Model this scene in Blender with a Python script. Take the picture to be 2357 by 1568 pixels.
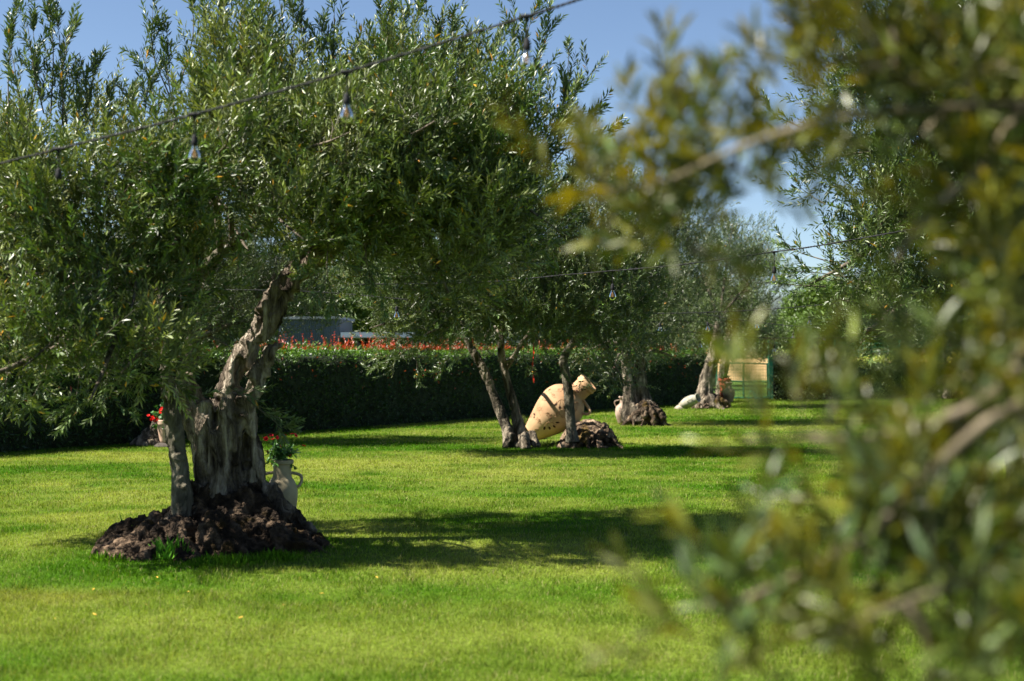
import bpy, math, random
import numpy as np
from mathutils import Vector

# ------------------------------------------------------------------ camera, sky, sun
C = bpy.context.scene
for o in list(bpy.data.objects):
    bpy.data.objects.remove(o)
EYE = 1.6
FP = 3273.6            # focal length in the survey's units (2357 wide)
HZ = 810.0             # horizon row in the same units
cam_d = bpy.data.cameras.new("camera")
cam = bpy.data.objects.new("camera", cam_d)
C.collection.objects.link(cam)
cam.location = (0, 0, EYE)
cam.rotation_euler = (math.radians(90), 0, 0)
cam_d.sensor_width = 36
cam_d.lens = 50
cam_d.shift_y = 26 / 2357
cam_d.clip_start = 0.05
cam_d.clip_end = 9000
cam_d.dof.use_dof = True
cam_d.dof.focus_distance = 16.0
cam_d.dof.aperture_fstop = 2.0
cam_d.dof.aperture_blades = 0
C.camera = cam

SUN_EL, SUN_AZ = 54.0, 262.0     # azimuth in degrees clockwise from +Y: the sun stands left and a little behind the camera
az, el = math.radians(SUN_AZ), math.radians(SUN_EL)
sun_dir = Vector((math.sin(az) * math.cos(el), math.cos(az) * math.cos(el), math.sin(el)))
W = bpy.data.worlds.new("World")
C.world = W
W.use_nodes = True
wn = W.node_tree
wn.nodes.clear()
sky = wn.nodes.new("ShaderNodeTexSky")
sky.sky_type = 'NISHITA'
sky.sun_disc = False
sky.sun_elevation = el
sky.sun_rotation = az
sky.altitude = 300
sky.air_density = 0.8
sky.dust_density = 0.5
sky.ozone_density = 2.2
bg = wn.nodes.new("ShaderNodeBackground")
bg.inputs[1].default_value = 0.05
wo = wn.nodes.new("ShaderNodeOutputWorld")
wn.links.new(sky.outputs[0], bg.inputs[0])
wn.links.new(bg.outputs[0], wo.inputs[0])
sl = bpy.data.lights.new("sun", 'SUN')
sl.energy = 5.0
sl.angle = math.radians(0.5)
sl.color = (1.0, 0.94, 0.84)
so = bpy.data.objects.new("sun", sl)
C.collection.objects.link(so)
so.rotation_euler = sun_dir.to_track_quat('Z', 'Y').to_euler()
C.view_settings.view_transform = 'Standard'
C.view_settings.look = 'None'
C.view_settings.exposure = 1.6
C.view_settings.gamma = 1
C.render.engine = 'CYCLES'
C.cycles.use_denoising = True
C.cycles.max_bounces = 7
C.cycles.diffuse_bounces = 2
C.cycles.glossy_bounces = 2
C.cycles.transmission_bounces = 4
C.cycles.transparent_max_bounces = 12
C.cycles.caustics_reflective = False
C.cycles.caustics_refractive = False
C.cycles.sample_clamp_indirect = 4

rng = np.random.default_rng(7)
random.seed(7)

# ------------------------------------------------------------------ helpers
def P(x, y, d):
    return np.array([(x - 1178.5) / FP * d, d, EYE + (HZ - y) / FP * d])

def G(x, y, z=0.0):
    """point on the ground seen at x, y"""
    d = FP * (EYE - z) / (y - HZ)
    p = P(x, y, d); p[2] = z
    return p

def unit(v):
    v = np.asarray(v, float)
    return v / (np.linalg.norm(v, axis=-1, keepdims=True) + 1e-9)

def _hash(ix, iy, iz, seed):
    n = (ix.astype(np.int64) * 73856093) ^ (iy.astype(np.int64) * 19349663) ^ (iz.astype(np.int64) * 83492791) ^ (seed * 2654435)
    n = (n ^ (n >> 13)) * 1274126177
    n = n & 0x7fffffff
    n = (n ^ (n >> 16)) & 0xffffff
    return n / float(0xffffff)

def vnoise(p, seed=0):
    p = np.asarray(p, float)
    i = np.floor(p).astype(np.int64); f = p - i
    f = f * f * (3 - 2 * f)
    r = 0
    for dx in (0, 1):
        for dy in (0, 1):
            for dz in (0, 1):
                w = (f[:, 0] if dx else 1 - f[:, 0]) * (f[:, 1] if dy else 1 - f[:, 1]) * (f[:, 2] if dz else 1 - f[:, 2])
                r = r + w * _hash(i[:, 0] + dx, i[:, 1] + dy, i[:, 2] + dz, seed)
    return r * 2 - 1

def fbm(p, octaves=4, seed=0):
    r = 0; a = 1; s = 0
    for k in range(octaves):
        r = r + a * vnoise(np.asarray(p) * (2 ** k), seed + k * 17); s += a; a *= .5
    return r / s

def obj_from(name, verts, tris, mat, parent=None, cols=None, smooth=False, matidx=None):
    """verts (n,3) in world space; tris a (m,k) array; one mesh object"""
    verts = np.asarray(verts, np.float32); tris = np.asarray(tris, np.int32)
    me = bpy.data.meshes.new(name)
    k = tris.shape[1]
    me.vertices.add(len(verts)); me.vertices.foreach_set("co", verts.ravel())
    me.loops.add(tris.size); me.loops.foreach_set("vertex_index", tris.ravel())
    me.polygons.add(len(tris)); me.polygons.foreach_set("loop_start", np.arange(0, tris.size, k, dtype=np.int32))
    me.polygons.foreach_set("loop_total", np.full(len(tris), k, dtype=np.int32))
    me.polygons.foreach_set("use_smooth", np.full(len(tris), smooth))
    if matidx is not None:
        me.polygons.foreach_set("material_index", np.asarray(matidx, np.int32))
    me.update(calc_edges=True)
    if cols is not None:
        ca = me.color_attributes.new("col", 'FLOAT_COLOR', 'POINT')
        c4 = np.ones((len(verts), 4), np.float32); c4[:, :3] = cols
        ca.data.foreach_set("color", c4.ravel())
    for m in (mat if isinstance(mat, (list, tuple)) else [mat]):
        me.materials.append(m)
    o = bpy.data.objects.new(name, me)
    C.collection.objects.link(o)
    if parent is not None:
        o.parent = parent
        # parent sits unrotated at its base: store the mesh relative to it
        off = np.zeros(3); q = parent
        while q is not None:
            off += np.array(q.location); q = q.parent
        me.vertices.foreach_set("co", (verts - off.astype(np.float32)).ravel())
        me.update()
    return o

def tag(o, label=None, cat=None, group=None, kind=None):
    if label: o["label"] = label
    if cat: o["category"] = cat
    if group: o["group"] = group
    if kind: o["kind"] = kind
    return o

def thing(name, loc, label, cat, group=None):
    e = bpy.data.objects.new(name, None)
    e.empty_display_size = .1
    C.collection.objects.link(e)
    e.location = tuple(float(v) for v in loc)
    return tag(e, label, cat, group)

class MB:
    """collects pieces into one triangle mesh"""
    def __init__(s): s.v = []; s.f = []; s.c = []; s.n = 0
    def add(s, v, f, c=None):
        v = np.asarray(v, float); f = np.asarray(f, int)
        if f.shape[1] == 4:
            f = np.concatenate([f[:, [0, 1, 2]], f[:, [0, 2, 3]]])
        s.v.append(v); s.f.append(f + s.n); s.n += len(v)
        if c is None: c = (1, 1, 1)
        c = np.asarray(c, float)
        s.c.append(np.broadcast_to(c, (len(v), 3)) if c.ndim == 1 else c)
        return s
    def build(s, name, mat, parent=None, smooth=False, cols=True):
        return obj_from(name, np.concatenate(s.v), np.concatenate(s.f), mat, parent, np.concatenate(s.c) if cols else None, smooth)

def catmull(pts, n):
    pts = np.asarray(pts, float)
    if len(pts) < 3:
        t = np.linspace(0, 1, n)[:, None]
        return pts[0] * (1 - t) + pts[-1] * t
    q = np.vstack([2 * pts[0] - pts[1], pts, 2 * pts[-1] - pts[-2]])
    out = []
    for u in np.linspace(0, len(pts) - 1 - 1e-6, n):
        i = int(u); t = u - i
        a, b, c, d = q[i:i + 4]
        out.append(.5 * ((2 * b) + (-a + c) * t + (2 * a - 5 * b + 4 * c - d) * t * t + (-a + 3 * b - 3 * c + d) * t ** 3))
    return np.array(out)

def tube(pts, rad, seg=8, cap=True, squash=None):
    pts = np.asarray(pts, float); rad = np.broadcast_to(np.asarray(rad, float), (len(pts),))
    T = unit(np.gradient(pts, axis=0))
    ref = np.array([0, 0, 1.]) if abs(T[0][2]) < .9 else np.array([1., 0, 0])
    u = unit(np.cross(T[0], ref)); V = []
    a = np.linspace(0, 2 * math.pi, seg, endpoint=False)
    for i in range(len(pts)):
        u = unit(u - T[i] * np.dot(u, T[i])); w = np.cross(T[i], u)
        V.append(pts[i] + rad[i] * (np.cos(a)[:, None] * u + np.sin(a)[:, None] * w))
    V = np.concatenate(V); n = len(pts)
    F = []
    for i in range(n - 1):
        for j in range(seg):
            k = (j + 1) % seg
            F.append((i * seg + j, i * seg + k, (i + 1) * seg + k)); F.append((i * seg + j, (i + 1) * seg + k, (i + 1) * seg + j))
    if cap:
        V = np.vstack([V, pts[0], pts[-1]])
        for j in range(seg):
            k = (j + 1) % seg
            F.append((n * seg, k, j)); F.append((n * seg + 1, (n - 1) * seg + j, (n - 1) * seg + k))
    return V, np.array(F)

def limb(ctrl, n=14):
    """ctrl rows: x, y, z, r -> resampled"""
    c = catmull(np.asarray(ctrl, float), n)
    c[:, 3] = np.maximum(c[:, 3], .002)
    return c

def lathe(profile, seg=40, cap0=True, cap1=False):
    """profile rows (r, z) bottom to top around +Z"""
    a = np.linspace(0, 2 * math.pi, seg, endpoint=False)
    V = np.array([[r * math.cos(t), r * math.sin(t), z] for r, z in profile for t in a]); F = []
    n = len(profile)
    for i in range(n - 1):
        for j in range(seg):
            k = (j + 1) % seg
            F.append((i * seg + j, i * seg + k, (i + 1) * seg + k)); F.append((i * seg + j, (i + 1) * seg + k, (i + 1) * seg + j))
    if cap0:
        V = np.vstack([V, [0, 0, profile[0][1]]])
        for j in range(seg): F.append((len(V) - 1, (j + 1) % seg, j))
    if cap1:
        V = np.vstack([V, [0, 0, profile[-1][1]]])
        for j in range(seg): F.append((len(V) - 1, (n - 1) * seg + j, (n - 1) * seg + (j + 1) % seg))
    return V, np.array(F)

def smooth_profile(pts, n):
    return [tuple(p) for p in catmull(np.asarray(pts, float), n)]

def box(lo, hi):
    x0, y0, z0 = lo; x1, y1, z1 = hi
    V = np.array([(x0, y0, z0), (x1, y0, z0), (x1, y1, z0), (x0, y1, z0), (x0, y0, z1), (x1, y0, z1), (x1, y1, z1), (x0, y1, z1)])
    F = np.array([(0, 3, 2, 1), (4, 5, 6, 7), (0, 1, 5, 4), (1, 2, 6, 5), (2, 3, 7, 6), (3, 0, 4, 7)])
    return V, F

def sphere(c, r, seg=12, rings=8):
    pr = [(math.sin(t) * 1, -math.cos(t)) for t in np.linspace(0.05, math.pi - .05, rings)]
    V, F = lathe(pr, seg, True, True)
    return V * np.asarray(r) + np.asarray(c), F

def remesh(v, f, voxel, smooth_it=2):
    me = bpy.data.meshes.new("tmp"); me.from_pydata([tuple(x) for x in v], [], [tuple(int(i) for i in x) for x in f]); me.update()
    o = bpy.data.objects.new("tmp", me); C.collection.objects.link(o)
    m = o.modifiers.new("r", 'REMESH'); m.mode = 'VOXEL'; m.voxel_size = voxel; m.use_smooth_shade = True
    if smooth_it:
        s = o.modifiers.new("s", 'SMOOTH'); s.factor = .5; s.iterations = smooth_it
    dg = bpy.context.evaluated_depsgraph_get(); dg.update()
    ev = o.evaluated_get(dg); em = ev.to_mesh(); em.calc_loop_triangles()
    V = np.empty(len(em.vertices) * 3, np.float32); em.vertices.foreach_get("co", V)
    N = np.empty(len(em.vertices) * 3, np.float32); em.vertex_normals.foreach_get("vector", N)
    T = np.empty(len(em.loop_triangles) * 3, np.int32); em.loop_triangles.foreach_get("vertices", T)
    ev.to_mesh_clear(); bpy.data.objects.remove(o); bpy.data.meshes.remove(me)
    return V.reshape(-1, 3).astype(float), N.reshape(-1, 3).astype(float), T.reshape(-1, 3)

# ------------------------------------------------------------------ materials
def newmat(name):
    m = bpy.data.materials.new(name); m.use_nodes = True
    nt = m.node_tree; nt.nodes.clear()
    return m, nt, nt.nodes.new, nt.links.new

def leaf_mat(name, gloss=.35, rough=.42, transl=.3, back=(1.9, 1.55, 2.6), backmix=.75, tcol=(1.25, 1.15, .45)):
    """two-sided leaf: pale, matt underside; light shines through"""
    m, nt, N, L = newmat(name)
    at = N("ShaderNodeAttribute"); at.attribute_name = "col"
    geo = N("ShaderNodeNewGeometry")
    bk = N("ShaderNodeMix"); bk.data_type = 'RGBA'; bk.blend_type = 'MULTIPLY'; bk.inputs[0].default_value = 1
    bk.inputs[7].default_value = (*back, 1)
    L(at.outputs[0], bk.inputs[6])
    side = N("ShaderNodeMix"); side.data_type = 'RGBA'
    mul = N("ShaderNodeMath"); mul.operation = 'MULTIPLY'; mul.inputs[1].default_value = backmix
    L(geo.outputs["Backfacing"], mul.inputs[0]); L(mul.outputs[0], side.inputs[0])
    L(at.outputs[0], side.inputs[6]); L(bk.outputs[2], side.inputs[7])
    pb = N("ShaderNodeBsdfPrincipled"); pb.inputs["Roughness"].default_value = rough
    pb.inputs["Specular IOR Level"].default_value = gloss
    L(side.outputs[2], pb.inputs["Base Color"])
    tr = N("ShaderNodeBsdfTranslucent")
    tc = N("ShaderNodeMix"); tc.data_type = 'RGBA'; tc.blend_type = 'MULTIPLY'; tc.inputs[0].default_value = 1
    tc.inputs[7].default_value = (*tcol, 1)
    L(at.outputs[0], tc.inputs[6]); L(tc.outputs[2], tr.inputs[0])
    mx = N("ShaderNodeMixShader"); mx.inputs[0].default_value = transl
    L(pb.outputs[0], mx.inputs[1]); L(tr.outputs[0], mx.inputs[2])
    out = N("ShaderNodeOutputMaterial"); L(mx.outputs[0], out.inputs[0])
    return m

def bark_mat(name, a, b, c, scale=6.0, stretch=.25, bump=.6, moss=0.0, mosscol=(.09, .085, .012), vcol=False):
    m, nt, N, L = newmat(name)
    tc = N("ShaderNodeTexCoord"); mp = N("ShaderNodeMapping"); mp.inputs["Scale"].default_value = (1, 1, stretch)
    L(tc.outputs["Object"], mp.inputs[0])
    n1 = N("ShaderNodeTexNoise"); n1.inputs["Scale"].default_value = scale; n1.inputs["Detail"].default_value = 8; n1.inputs["Roughness"].default_value = .65
    n1.inputs["Distortion"].default_value = .6
    L(mp.outputs[0], n1.inputs[0])
    cr = N("ShaderNodeValToRGB"); e = cr.color_ramp.elements
    e[0].position = .37; e[0].color = (*a, 1); e[1].position = .63; e[1].color = (*c, 1)
    k = e.new(.5); k.color = (*b, 1)
    L(n1.outputs[0], cr.inputs[0])
    n2 = N("ShaderNodeTexVoronoi"); n2.inputs["Scale"].default_value = scale * 4.5; n2.feature = 'DISTANCE_TO_EDGE'
    L(mp.outputs[0], n2.inputs[0])
    n3 = N("ShaderNodeTexNoise"); n3.inputs["Scale"].default_value = scale * 7; n3.inputs["Detail"].default_value = 6
    L(mp.outputs[0], n3.inputs[0])
    col = cr.outputs[0]
    if moss > 0:
        n4 = N("ShaderNodeTexNoise"); n4.inputs["Scale"].default_value = 3.2; n4.inputs["Detail"].default_value = 5
        L(tc.outputs["Object"], n4.inputs[0])
        r4 = N("ShaderNodeValToRGB"); r4.color_ramp.elements[0].position = 1 - moss; r4.color_ramp.elements[1].position = min(1, 1.06 - moss)
        L(n4.outputs[0], r4.inputs[0])
        mm = N("ShaderNodeMix"); mm.data_type = 'RGBA'; mm.inputs[7].default_value = (*mosscol, 1)
        L(r4.outputs[0], mm.inputs[0]); L(col, mm.inputs[6]); col = mm.outputs[2]
    if vcol:
        at = N("ShaderNodeAttribute"); at.attribute_name = "col"
        mv = N("ShaderNodeMix"); mv.data_type = 'RGBA'; mv.blend_type = 'MULTIPLY'; mv.inputs[0].default_value = 1
        L(col, mv.inputs[6]); L(at.outputs[0], mv.inputs[7]); col = mv.outputs[2]
    add = N("ShaderNodeMath"); add.operation = 'ADD'; L(n1.outputs[0], add.inputs[0])
    m2 = N("ShaderNodeMath"); m2.operation = 'MULTIPLY'; m2.inputs[1].default_value = .45; L(n3.outputs[0], m2.inputs[0]); L(m2.outputs[0], add.inputs[1])
    ad2 = N("ShaderNodeMath"); ad2.operation = 'ADD'; L(add.outputs[0], ad2.inputs[0])
    mn = N("ShaderNodeMath"); mn.operation = 'MINIMUM'; mn.inputs[1].default_value = .12; L(n2.outputs[0], mn.inputs[0]); L(mn.outputs[0], ad2.inputs[1])
    bp = N("ShaderNodeBump"); bp.inputs["Strength"].default_value = bump; bp.inputs["Distance"].default_value = .06
    L(ad2.outputs[0], bp.inputs["Height"])
    pb = N("ShaderNodeBsdfPrincipled"); pb.inputs["Roughness"].default_value = .9; pb.inputs["Specular IOR Level"].default_value = .15
    L(col, pb.inputs["Base Color"]); L(bp.outputs[0], pb.inputs["Normal"])
    out = N("ShaderNodeOutputMaterial"); L(pb.outputs[0], out.inputs[0])
    return m

def plain(name, col, rough=.7, metal=0, spec=.3, var=.15, scale=12, bump=.1, dist=.01, emit=None, col2=None):
    m, nt, N, L = newmat(name)
    tc = N("ShaderNodeTexCoord")
    n = N("ShaderNodeTexNoise"); n.inputs["Scale"].default_value = scale; n.inputs["Detail"].default_value = 6
    L(tc.outputs["Object"], n.inputs[0])
    cr = N("ShaderNodeValToRGB"); c2 = col2 or tuple(min(1, v * (1 + var)) for v in col)
    cr.color_ramp.elements[0].position = .35; cr.color_ramp.elements[1].position = .65
    cr.color_ramp.elements[0].color = (*[v * (1 - var) for v in col], 1); cr.color_ramp.elements[1].color = (*c2, 1)
    L(n.outputs[0], cr.inputs[0])
    pb = N("ShaderNodeBsdfPrincipled"); pb.inputs["Roughness"].default_value = rough; pb.inputs["Metallic"].default_value = metal
    pb.inputs["Specular IOR Level"].default_value = spec
    L(cr.outputs[0], pb.inputs["Base Color"])
    if bump:
        bp = N("ShaderNodeBump"); bp.inputs["Strength"].default_value = bump; bp.inputs["Distance"].default_value = dist
        n2 = N("ShaderNodeTexNoise"); n2.inputs["Scale"].default_value = scale * 5; n2.inputs["Detail"].default_value = 4
        L(tc.outputs["Object"], n2.inputs[0]); L(n2.outputs[0], bp.inputs["Height"]); L(bp.outputs[0], pb.inputs["Normal"])
    out = N("ShaderNodeOutputMaterial"); L(pb.outputs[0], out.inputs[0])
    return m

M = {}
M['olive'] = leaf_mat("olive_leaf", gloss=.5, rough=.4, transl=.18)
M['olive_near'] = leaf_mat("olive_leaf_old", gloss=.45, rough=.4, transl=.34, back=(1.35, 1.35, 2.0), tcol=(1.6, 1.15, .15))
M['broad'] = leaf_mat("broad_leaf", gloss=.5, rough=.4, transl=.28, back=(1.2, 1.15, 1.3))
M['petal'] = leaf_mat("petal", gloss=.2, rough=.6, transl=.3, back=(1, 1, 1), tcol=(1, 1, 1))
M['grassblade'] = leaf_mat("grass_blade", gloss=.1, rough=.6, transl=.38, back=(1, 1, 1), tcol=(1.15, 1.2, .35))
M['bark_old'] = bark_mat("old_olive_bark", (.03, .022, .016), (.2, .165, .125), (.5, .44, .35), 9, .22, 1.0, vcol=True)
M['bark_root'] = bark_mat("root_bark", (.016, .011, .007), (.066, .046, .03), (.25, .18, .12), 5, 1.0, 1.0, moss=.42, mosscol=(.07, .045, .012), vcol=True)
M['bark_young'] = bark_mat("young_olive_bark", (.04, .036, .026), (.11, .098, .07), (.2, .18, .13), 12, .3, .6, vcol=True)
M['bark_warm'] = bark_mat("warm_olive_bark", (.022, .018, .013), (.12, .098, .07), (.37, .31, .23), 9, .25, 1.0, moss=.36, vcol=True)
M['bark_branch'] = bark_mat("branch_bark", (.05, .04, .03), (.12, .1, .075), (.24, .2, .155), 14, .6, .3)
M['bark_pale'] = bark_mat("pale_branch_bark", (.08, .065, .04), (.14, .115, .075), (.22, .18, .125), 14, .6, .3)

# ------------------------------------------------------------------ leaves
def leaf_geo(mb, B, D, Nn, L, Wd, col, fold=.12, curve=.0, fine=False):
    """B base, D direction, Nn upper-side normal (n,3); L, Wd (n,)"""
    D = unit(D); S = unit(np.cross(D, Nn)); U = unit(np.cross(S, D))
    L = L[:, None]; w = Wd[:, None] * .5
    if not fine:
        tip = B + D * L - U * L * curve
        a = B + D * L * .48 + S * w + U * w * fold * 2
        b = B + D * L * .48 - S * w + U * w * fold * 2
        V = np.stack([B, a, tip, b], 1).reshape(-1, 3)
        i = np.arange(len(B))[:, None] * 4
        F = np.concatenate([i + [0, 1, 2], i + [0, 2, 3]])
        mb.add(V, F, np.repeat(col, 4, axis=0))
    else:
        m1 = B + D * L * .3 + U * L * .02; m2 = B + D * L * .68 + U * L * .01; tip = B + D * L - U * L * curve
        pts = [B, m1 + S * w * .92 + U * w * fold, m2 + S * w * .85 + U * w * fold, tip, m2 - S * w * .85 + U * w * fold, m1 - S * w * .92 + U * w * fold, m1, m2]
        V = np.stack(pts, 1).reshape(-1, 3); i = np.arange(len(B))[:, None] * 8
        F = np.concatenate([i + t for t in ([0, 1, 6], [1, 2, 7], [1, 7, 6], [2, 3, 7], [0, 6, 5], [6, 7, 4], [6, 4, 5], [7, 3, 4])])
        mb.add(V, F, np.repeat(col, 8, axis=0))

OLIVE = dict(len=.067, wid=.0165, base=(.062, .105, .03), var=.35, yellow=.006, pairs=13, shoot=(.22, .5), twig=.0018, fine=False)

def shoots(mb, rg, S0, Dir, Ln, sp, tint=None, droop=0.0):
    """leafy shoots: start points, directions, lengths"""
    n = len(S0); K = sp['pairs']
    Dir = unit(Dir)
    bend = unit(rg.normal(size=(n, 3)) + np.array([0, 0, .7 - droop * 2.2])) * .35
    t = (np.arange(K) + .6) / K
    # stem points along a bent line
    def at(tt): return S0[:, None, :] + Ln[:, None, None] * (Dir[:, None, :] * tt[None, :, None] + bend[:, None, :] * (tt ** 2)[None, :, None] * .6)
    Q = at(t); T = unit(Dir[:, None, :] + bend[:, None, :] * 1.2 * t[None, :, None])
    ref = unit(rg.normal(size=(n, 3))); A = unit(np.cross(Dir, ref)); Bx = np.cross(Dir, A)
    ang = (np.arange(K) * 1.57)[None, :] + rg.uniform(0, .9, (n, K))
    rad = np.cos(ang)[..., None] * A[:, None, :] + np.sin(ang)[..., None] * Bx[:, None, :]
    size = (.65 + .5 * np.sin(np.clip(t, 0, 1) * 2.6))[None, :]
    shootcol = 1 + rg.normal(size=(n, 1, 1)) * .18
    for sgn in (1, -1):
        spread = rg.uniform(.45, 1.0, (n, K))[..., None]
        D = T + sgn * rad * spread + np.array([0, 0, -.12 * droop])
        keep = (rg.random((n, K)) < .9)
        B = Q[keep]; Dk = D[keep]
        up = unit(np.array([0, 0, 1.0]) * .55 + rg.normal(size=B.shape) * .55 + T[keep] * .55)
        L = sp['len'] * (size * np.ones((n, 1)))[keep] * rg.uniform(.75, 1.25, len(B))
        Wd = L * sp['wid'] / sp['len'] * rg.uniform(.8, 1.2, len(B))
        base = np.array(sp['base']) if tint is None else None
        col = (np.array(sp['base'])[None, :] if tint is None else np.repeat(tint[:, None, :], K, 1)[keep]) * np.ones((len(B), 1))
        v = (1 + rg.normal(size=(len(B), 1)) * sp['var'] * .6)
        col = col * np.clip(v, .35, 2.2) * np.clip(np.broadcast_to(shootcol, (n, K, 1))[keep], .5, 1.6)
        # fresh growth towards the tip is yellower
        tt = np.broadcast_to(t[None, :], (n, K))[keep][:, None]
        col = col * (1 + tt * np.array([.35, .3, .0]))
        y = rg.random(len(B)) < sp['yellow']
        col[y] = np.array([.6, .33, .03]) * rg.uniform(.6, 1.1, (y.sum(), 1))
        leaf_geo(mb, B, Dk, up, L, Wd, np.clip(col, 0.005, .9), fine=sp['fine'], curve=.04)
    # stem: a three-sided sliver
    r = sp['twig']
    q = at(np.array([0, .5, 1.0]))
    ring = np.array([[math.cos(a), math.sin(a)] for a in (0, 2.09, 4.19)])
    V = (q[:, :, None, :] + (ring[:, 0][None, None, :, None] * A[:, None, None, :] + ring[:, 1][None, None, :, None] * Bx[:, None, None, :]) * r * np.array([1, .75, .4])[None, :, None, None]).reshape(-1, 3)
    i = np.arange(n)[:, None] * 9; F = []
    for a in range(2):
        for j in range(3):
            k = (j + 1) % 3
            F += [i + [a * 3 + j, a * 3 + k, a * 3 + 3 + k], i + [a * 3 + j, a * 3 + 3 + k, a * 3 + 3 + j]]
    mb.add(V, np.concatenate(F), (.14, .125, .09))

SUNV = np.array(sun_dir)
GAPS = []      # openings in the crowns: (point, radius) kept clear towards the sun
def lit(p):
    k = np.ones(len(p), bool)
    for c, r in GAPS:
        v = p - c; a = v @ SUNV; dist = np.linalg.norm(v - a[:, None] * SUNV, axis=1)
        k &= ~((dist < r) & (a > .2))
    return k

def make_crown(seed, blobs, limbs, sp, mbl, mbb, per=26, clump=.34, droop=0.0, tint=None, brr=1.0):
    """blobs: (x, y, d, rx, ry, rd(m), density). Fills leaf MB and branch MB."""
    rg = np.random.default_rng(seed)
    LP = np.concatenate([l for l in limbs]) if limbs else None
    for (x, y, d, rx, ry, rd, dens) in blobs:
        c = P(x, y, d); R = np.array([rx / FP * d, rd, ry / FP * d])
        vol = R[0] * R[1] * R[2] * 4.19
        nc = max(3, int(vol / (clump ** 3) * .5 * dens))
        dirs = unit(rg.normal(size=(nc, 3))); rr = rg.random(nc) ** .45
        cc = c + dirs * rr[:, None] * R * (1 + .12 * rg.normal(size=(nc, 1)))
        if LP is not None:
            j = np.argmin(np.sum((LP[:, :3] - c) ** 2, 1) + (LP[:, 3] < .012) * 9)
            a = LP[j, :3]; r0 = min(LP[j, 3] * .7, .05) * brr
            mid = (a + c) / 2 + np.array([rg.normal() * .1, rg.normal() * .1, .08 + rg.random() * .1])
            main = limb(np.vstack([np.r_[a, r0], np.r_[mid, r0 * .75], np.r_[c, r0 * .45], np.r_[c + (c - mid) * .6, r0 * .2]]), 10)
            mbb.add(*tube(main[:, :3], main[:, 3], 6))
        else:
            main = None
        for q in cc[: int(nc * .6)]:
            if main is None: break
            k = rg.integers(3, 10); s = main[k, :3]; r1 = max(.004, main[k, 3] * .5) * (1 if brr >= 1 else brr)
            m = (s + q) / 2 + rg.normal(size=3) * .06 * np.linalg.norm(q - s)
            b = limb(np.vstack([np.r_[s, r1], np.r_[m, r1 * .6], np.r_[q, r1 * .25]]), 5)
            mbb.add(*tube(b[:, :3], b[:, 3], 4, cap=False))
        cc = cc[lit(cc)] if GAPS else cc
        nc = len(cc)
        if nc == 0: continue
        n = nc * per
        ci = np.repeat(np.arange(nc), per)
        S0 = cc[ci] + rg.normal(size=(n, 3)) * clump * .38
        out = unit((S0 - c) / R)
        Dir = out * .75 + rg.normal(size=(n, 3)) * .5 + np.array([0, 0, .85 - 1.5 * droop])
        Ln = rg.uniform(sp['shoot'][0], sp['shoot'][1], n)
        tn = None
        if tint is not None:
            t = rg.random((nc, 1)); tn = (np.array(tint[0]) * (1 - t) + np.array(tint[1]) * t)[ci]
        shoots(mbl, rg, S0, Dir, Ln, sp, tn, droop)

def sprigs(seed, items, sp, mbl, mbb):
    """long leafy rods: (x0,y0,x1,y1,d)"""
    rg = np.random.default_rng(seed)
    for (x0, y0, x1, y1, d) in items:
        a, b = P(x0, y0, d), P(x1, y1, d + rg.normal() * .1)
        L = np.linalg.norm(b - a); m = (a + b) / 2 + rg.normal(size=3) * .05 * L
        c = catmull(np.vstack([a, m, b]), 9)
        mbb.add(*tube(c, np.linspace(.007, .002, 9), 4, cap=False))
        n = max(4, int(L / .07)); u = np.sort(rg.random(n) ** .8)
        pos = np.array([c[int(t * 7.999)] * (1 - (t * 8) % 1) + c[min(8, int(t * 7.999) + 1)] * ((t * 8) % 1) for t in u])
        Dir = unit(b - a) * 1.1 + rg.normal(size=(n, 3)) * .36 + np.array([0, 0, .15])
        shoots(mbl, rg, pos, Dir, rg.uniform(.14, .34, n) * (1.15 - .4 * u), sp)

# ------------------------------------------------------------------ trunks
def old_wood(name, mat, parent, parts, voxel, amp=.035, freq=5.0, stretch=.28, dents=(), col=None, smooth_it=2, seed=0, rough=.012, groove=.5, cav=None):
    """parts: list of (verts, faces) fused into one gnarled surface"""
    v = []; f = []; n = 0
    for a, b in parts:
        v.append(a); f.append(b + n); n += len(a)
    V, N, T = remesh(np.concatenate(v), np.concatenate(f), voxel, smooth_it)
    q = V * np.array([freq, freq, freq * stretch])
    warp = np.stack([vnoise(V * 2.2, seed + 5), vnoise(V * 2.2 + 9, seed + 6), vnoise(V * 2.2 + 21, seed + 7)], 1)
    n1 = fbm(q + warp * .9, 4, seed)
    ridge = 1 - np.abs(vnoise(q * 1.7 + warp, seed + 31)) * 2
    big = fbm(V * 1.6, 2, seed + 77)
    disp = amp * (n1 + groove * (ridge - .4)) + amp * .8 * big + rough * fbm(V * 38, 2, seed + 3)
    if cav:
        th, dp, fr = cav
        cn = vnoise(V * np.array([fr, fr, fr * .35]) + warp * .8, seed + 51) * .7 + vnoise(V * fr * 2.3, seed + 52) * .3
        w = np.clip((cn - th) / .12, 0, 1); disp = disp - dp * w * w * (3 - 2 * w)
    for (c, r, depth) in dents:
        dd = np.sqrt((((V - np.asarray(c)) / np.asarray(r)) ** 2).sum(1))
        w = np.clip(1 - dd, 0, 1); w = w * w * (3 - 2 * w)
        disp = disp - depth * w
    V = V + N * disp[:, None]
    cc = np.ones((len(V), 3)) * (1 + .35 * fbm(V * 3, 3, seed + 9))[:, None]
    if col is not None: cc = cc * col(V)
    return obj_from(name, V, T, mat, parent, cc, True)

def L4(pts, d0=None):
    """(x, y, d, r) -> xyz r"""
    return np.array([[*P(x, y, d), r] for x, y, d, r in pts])

def ltube(l, n=12, seg=12):
    c = limb(l, n); return tube(c[:, :3], c[:, 3], seg)

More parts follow.
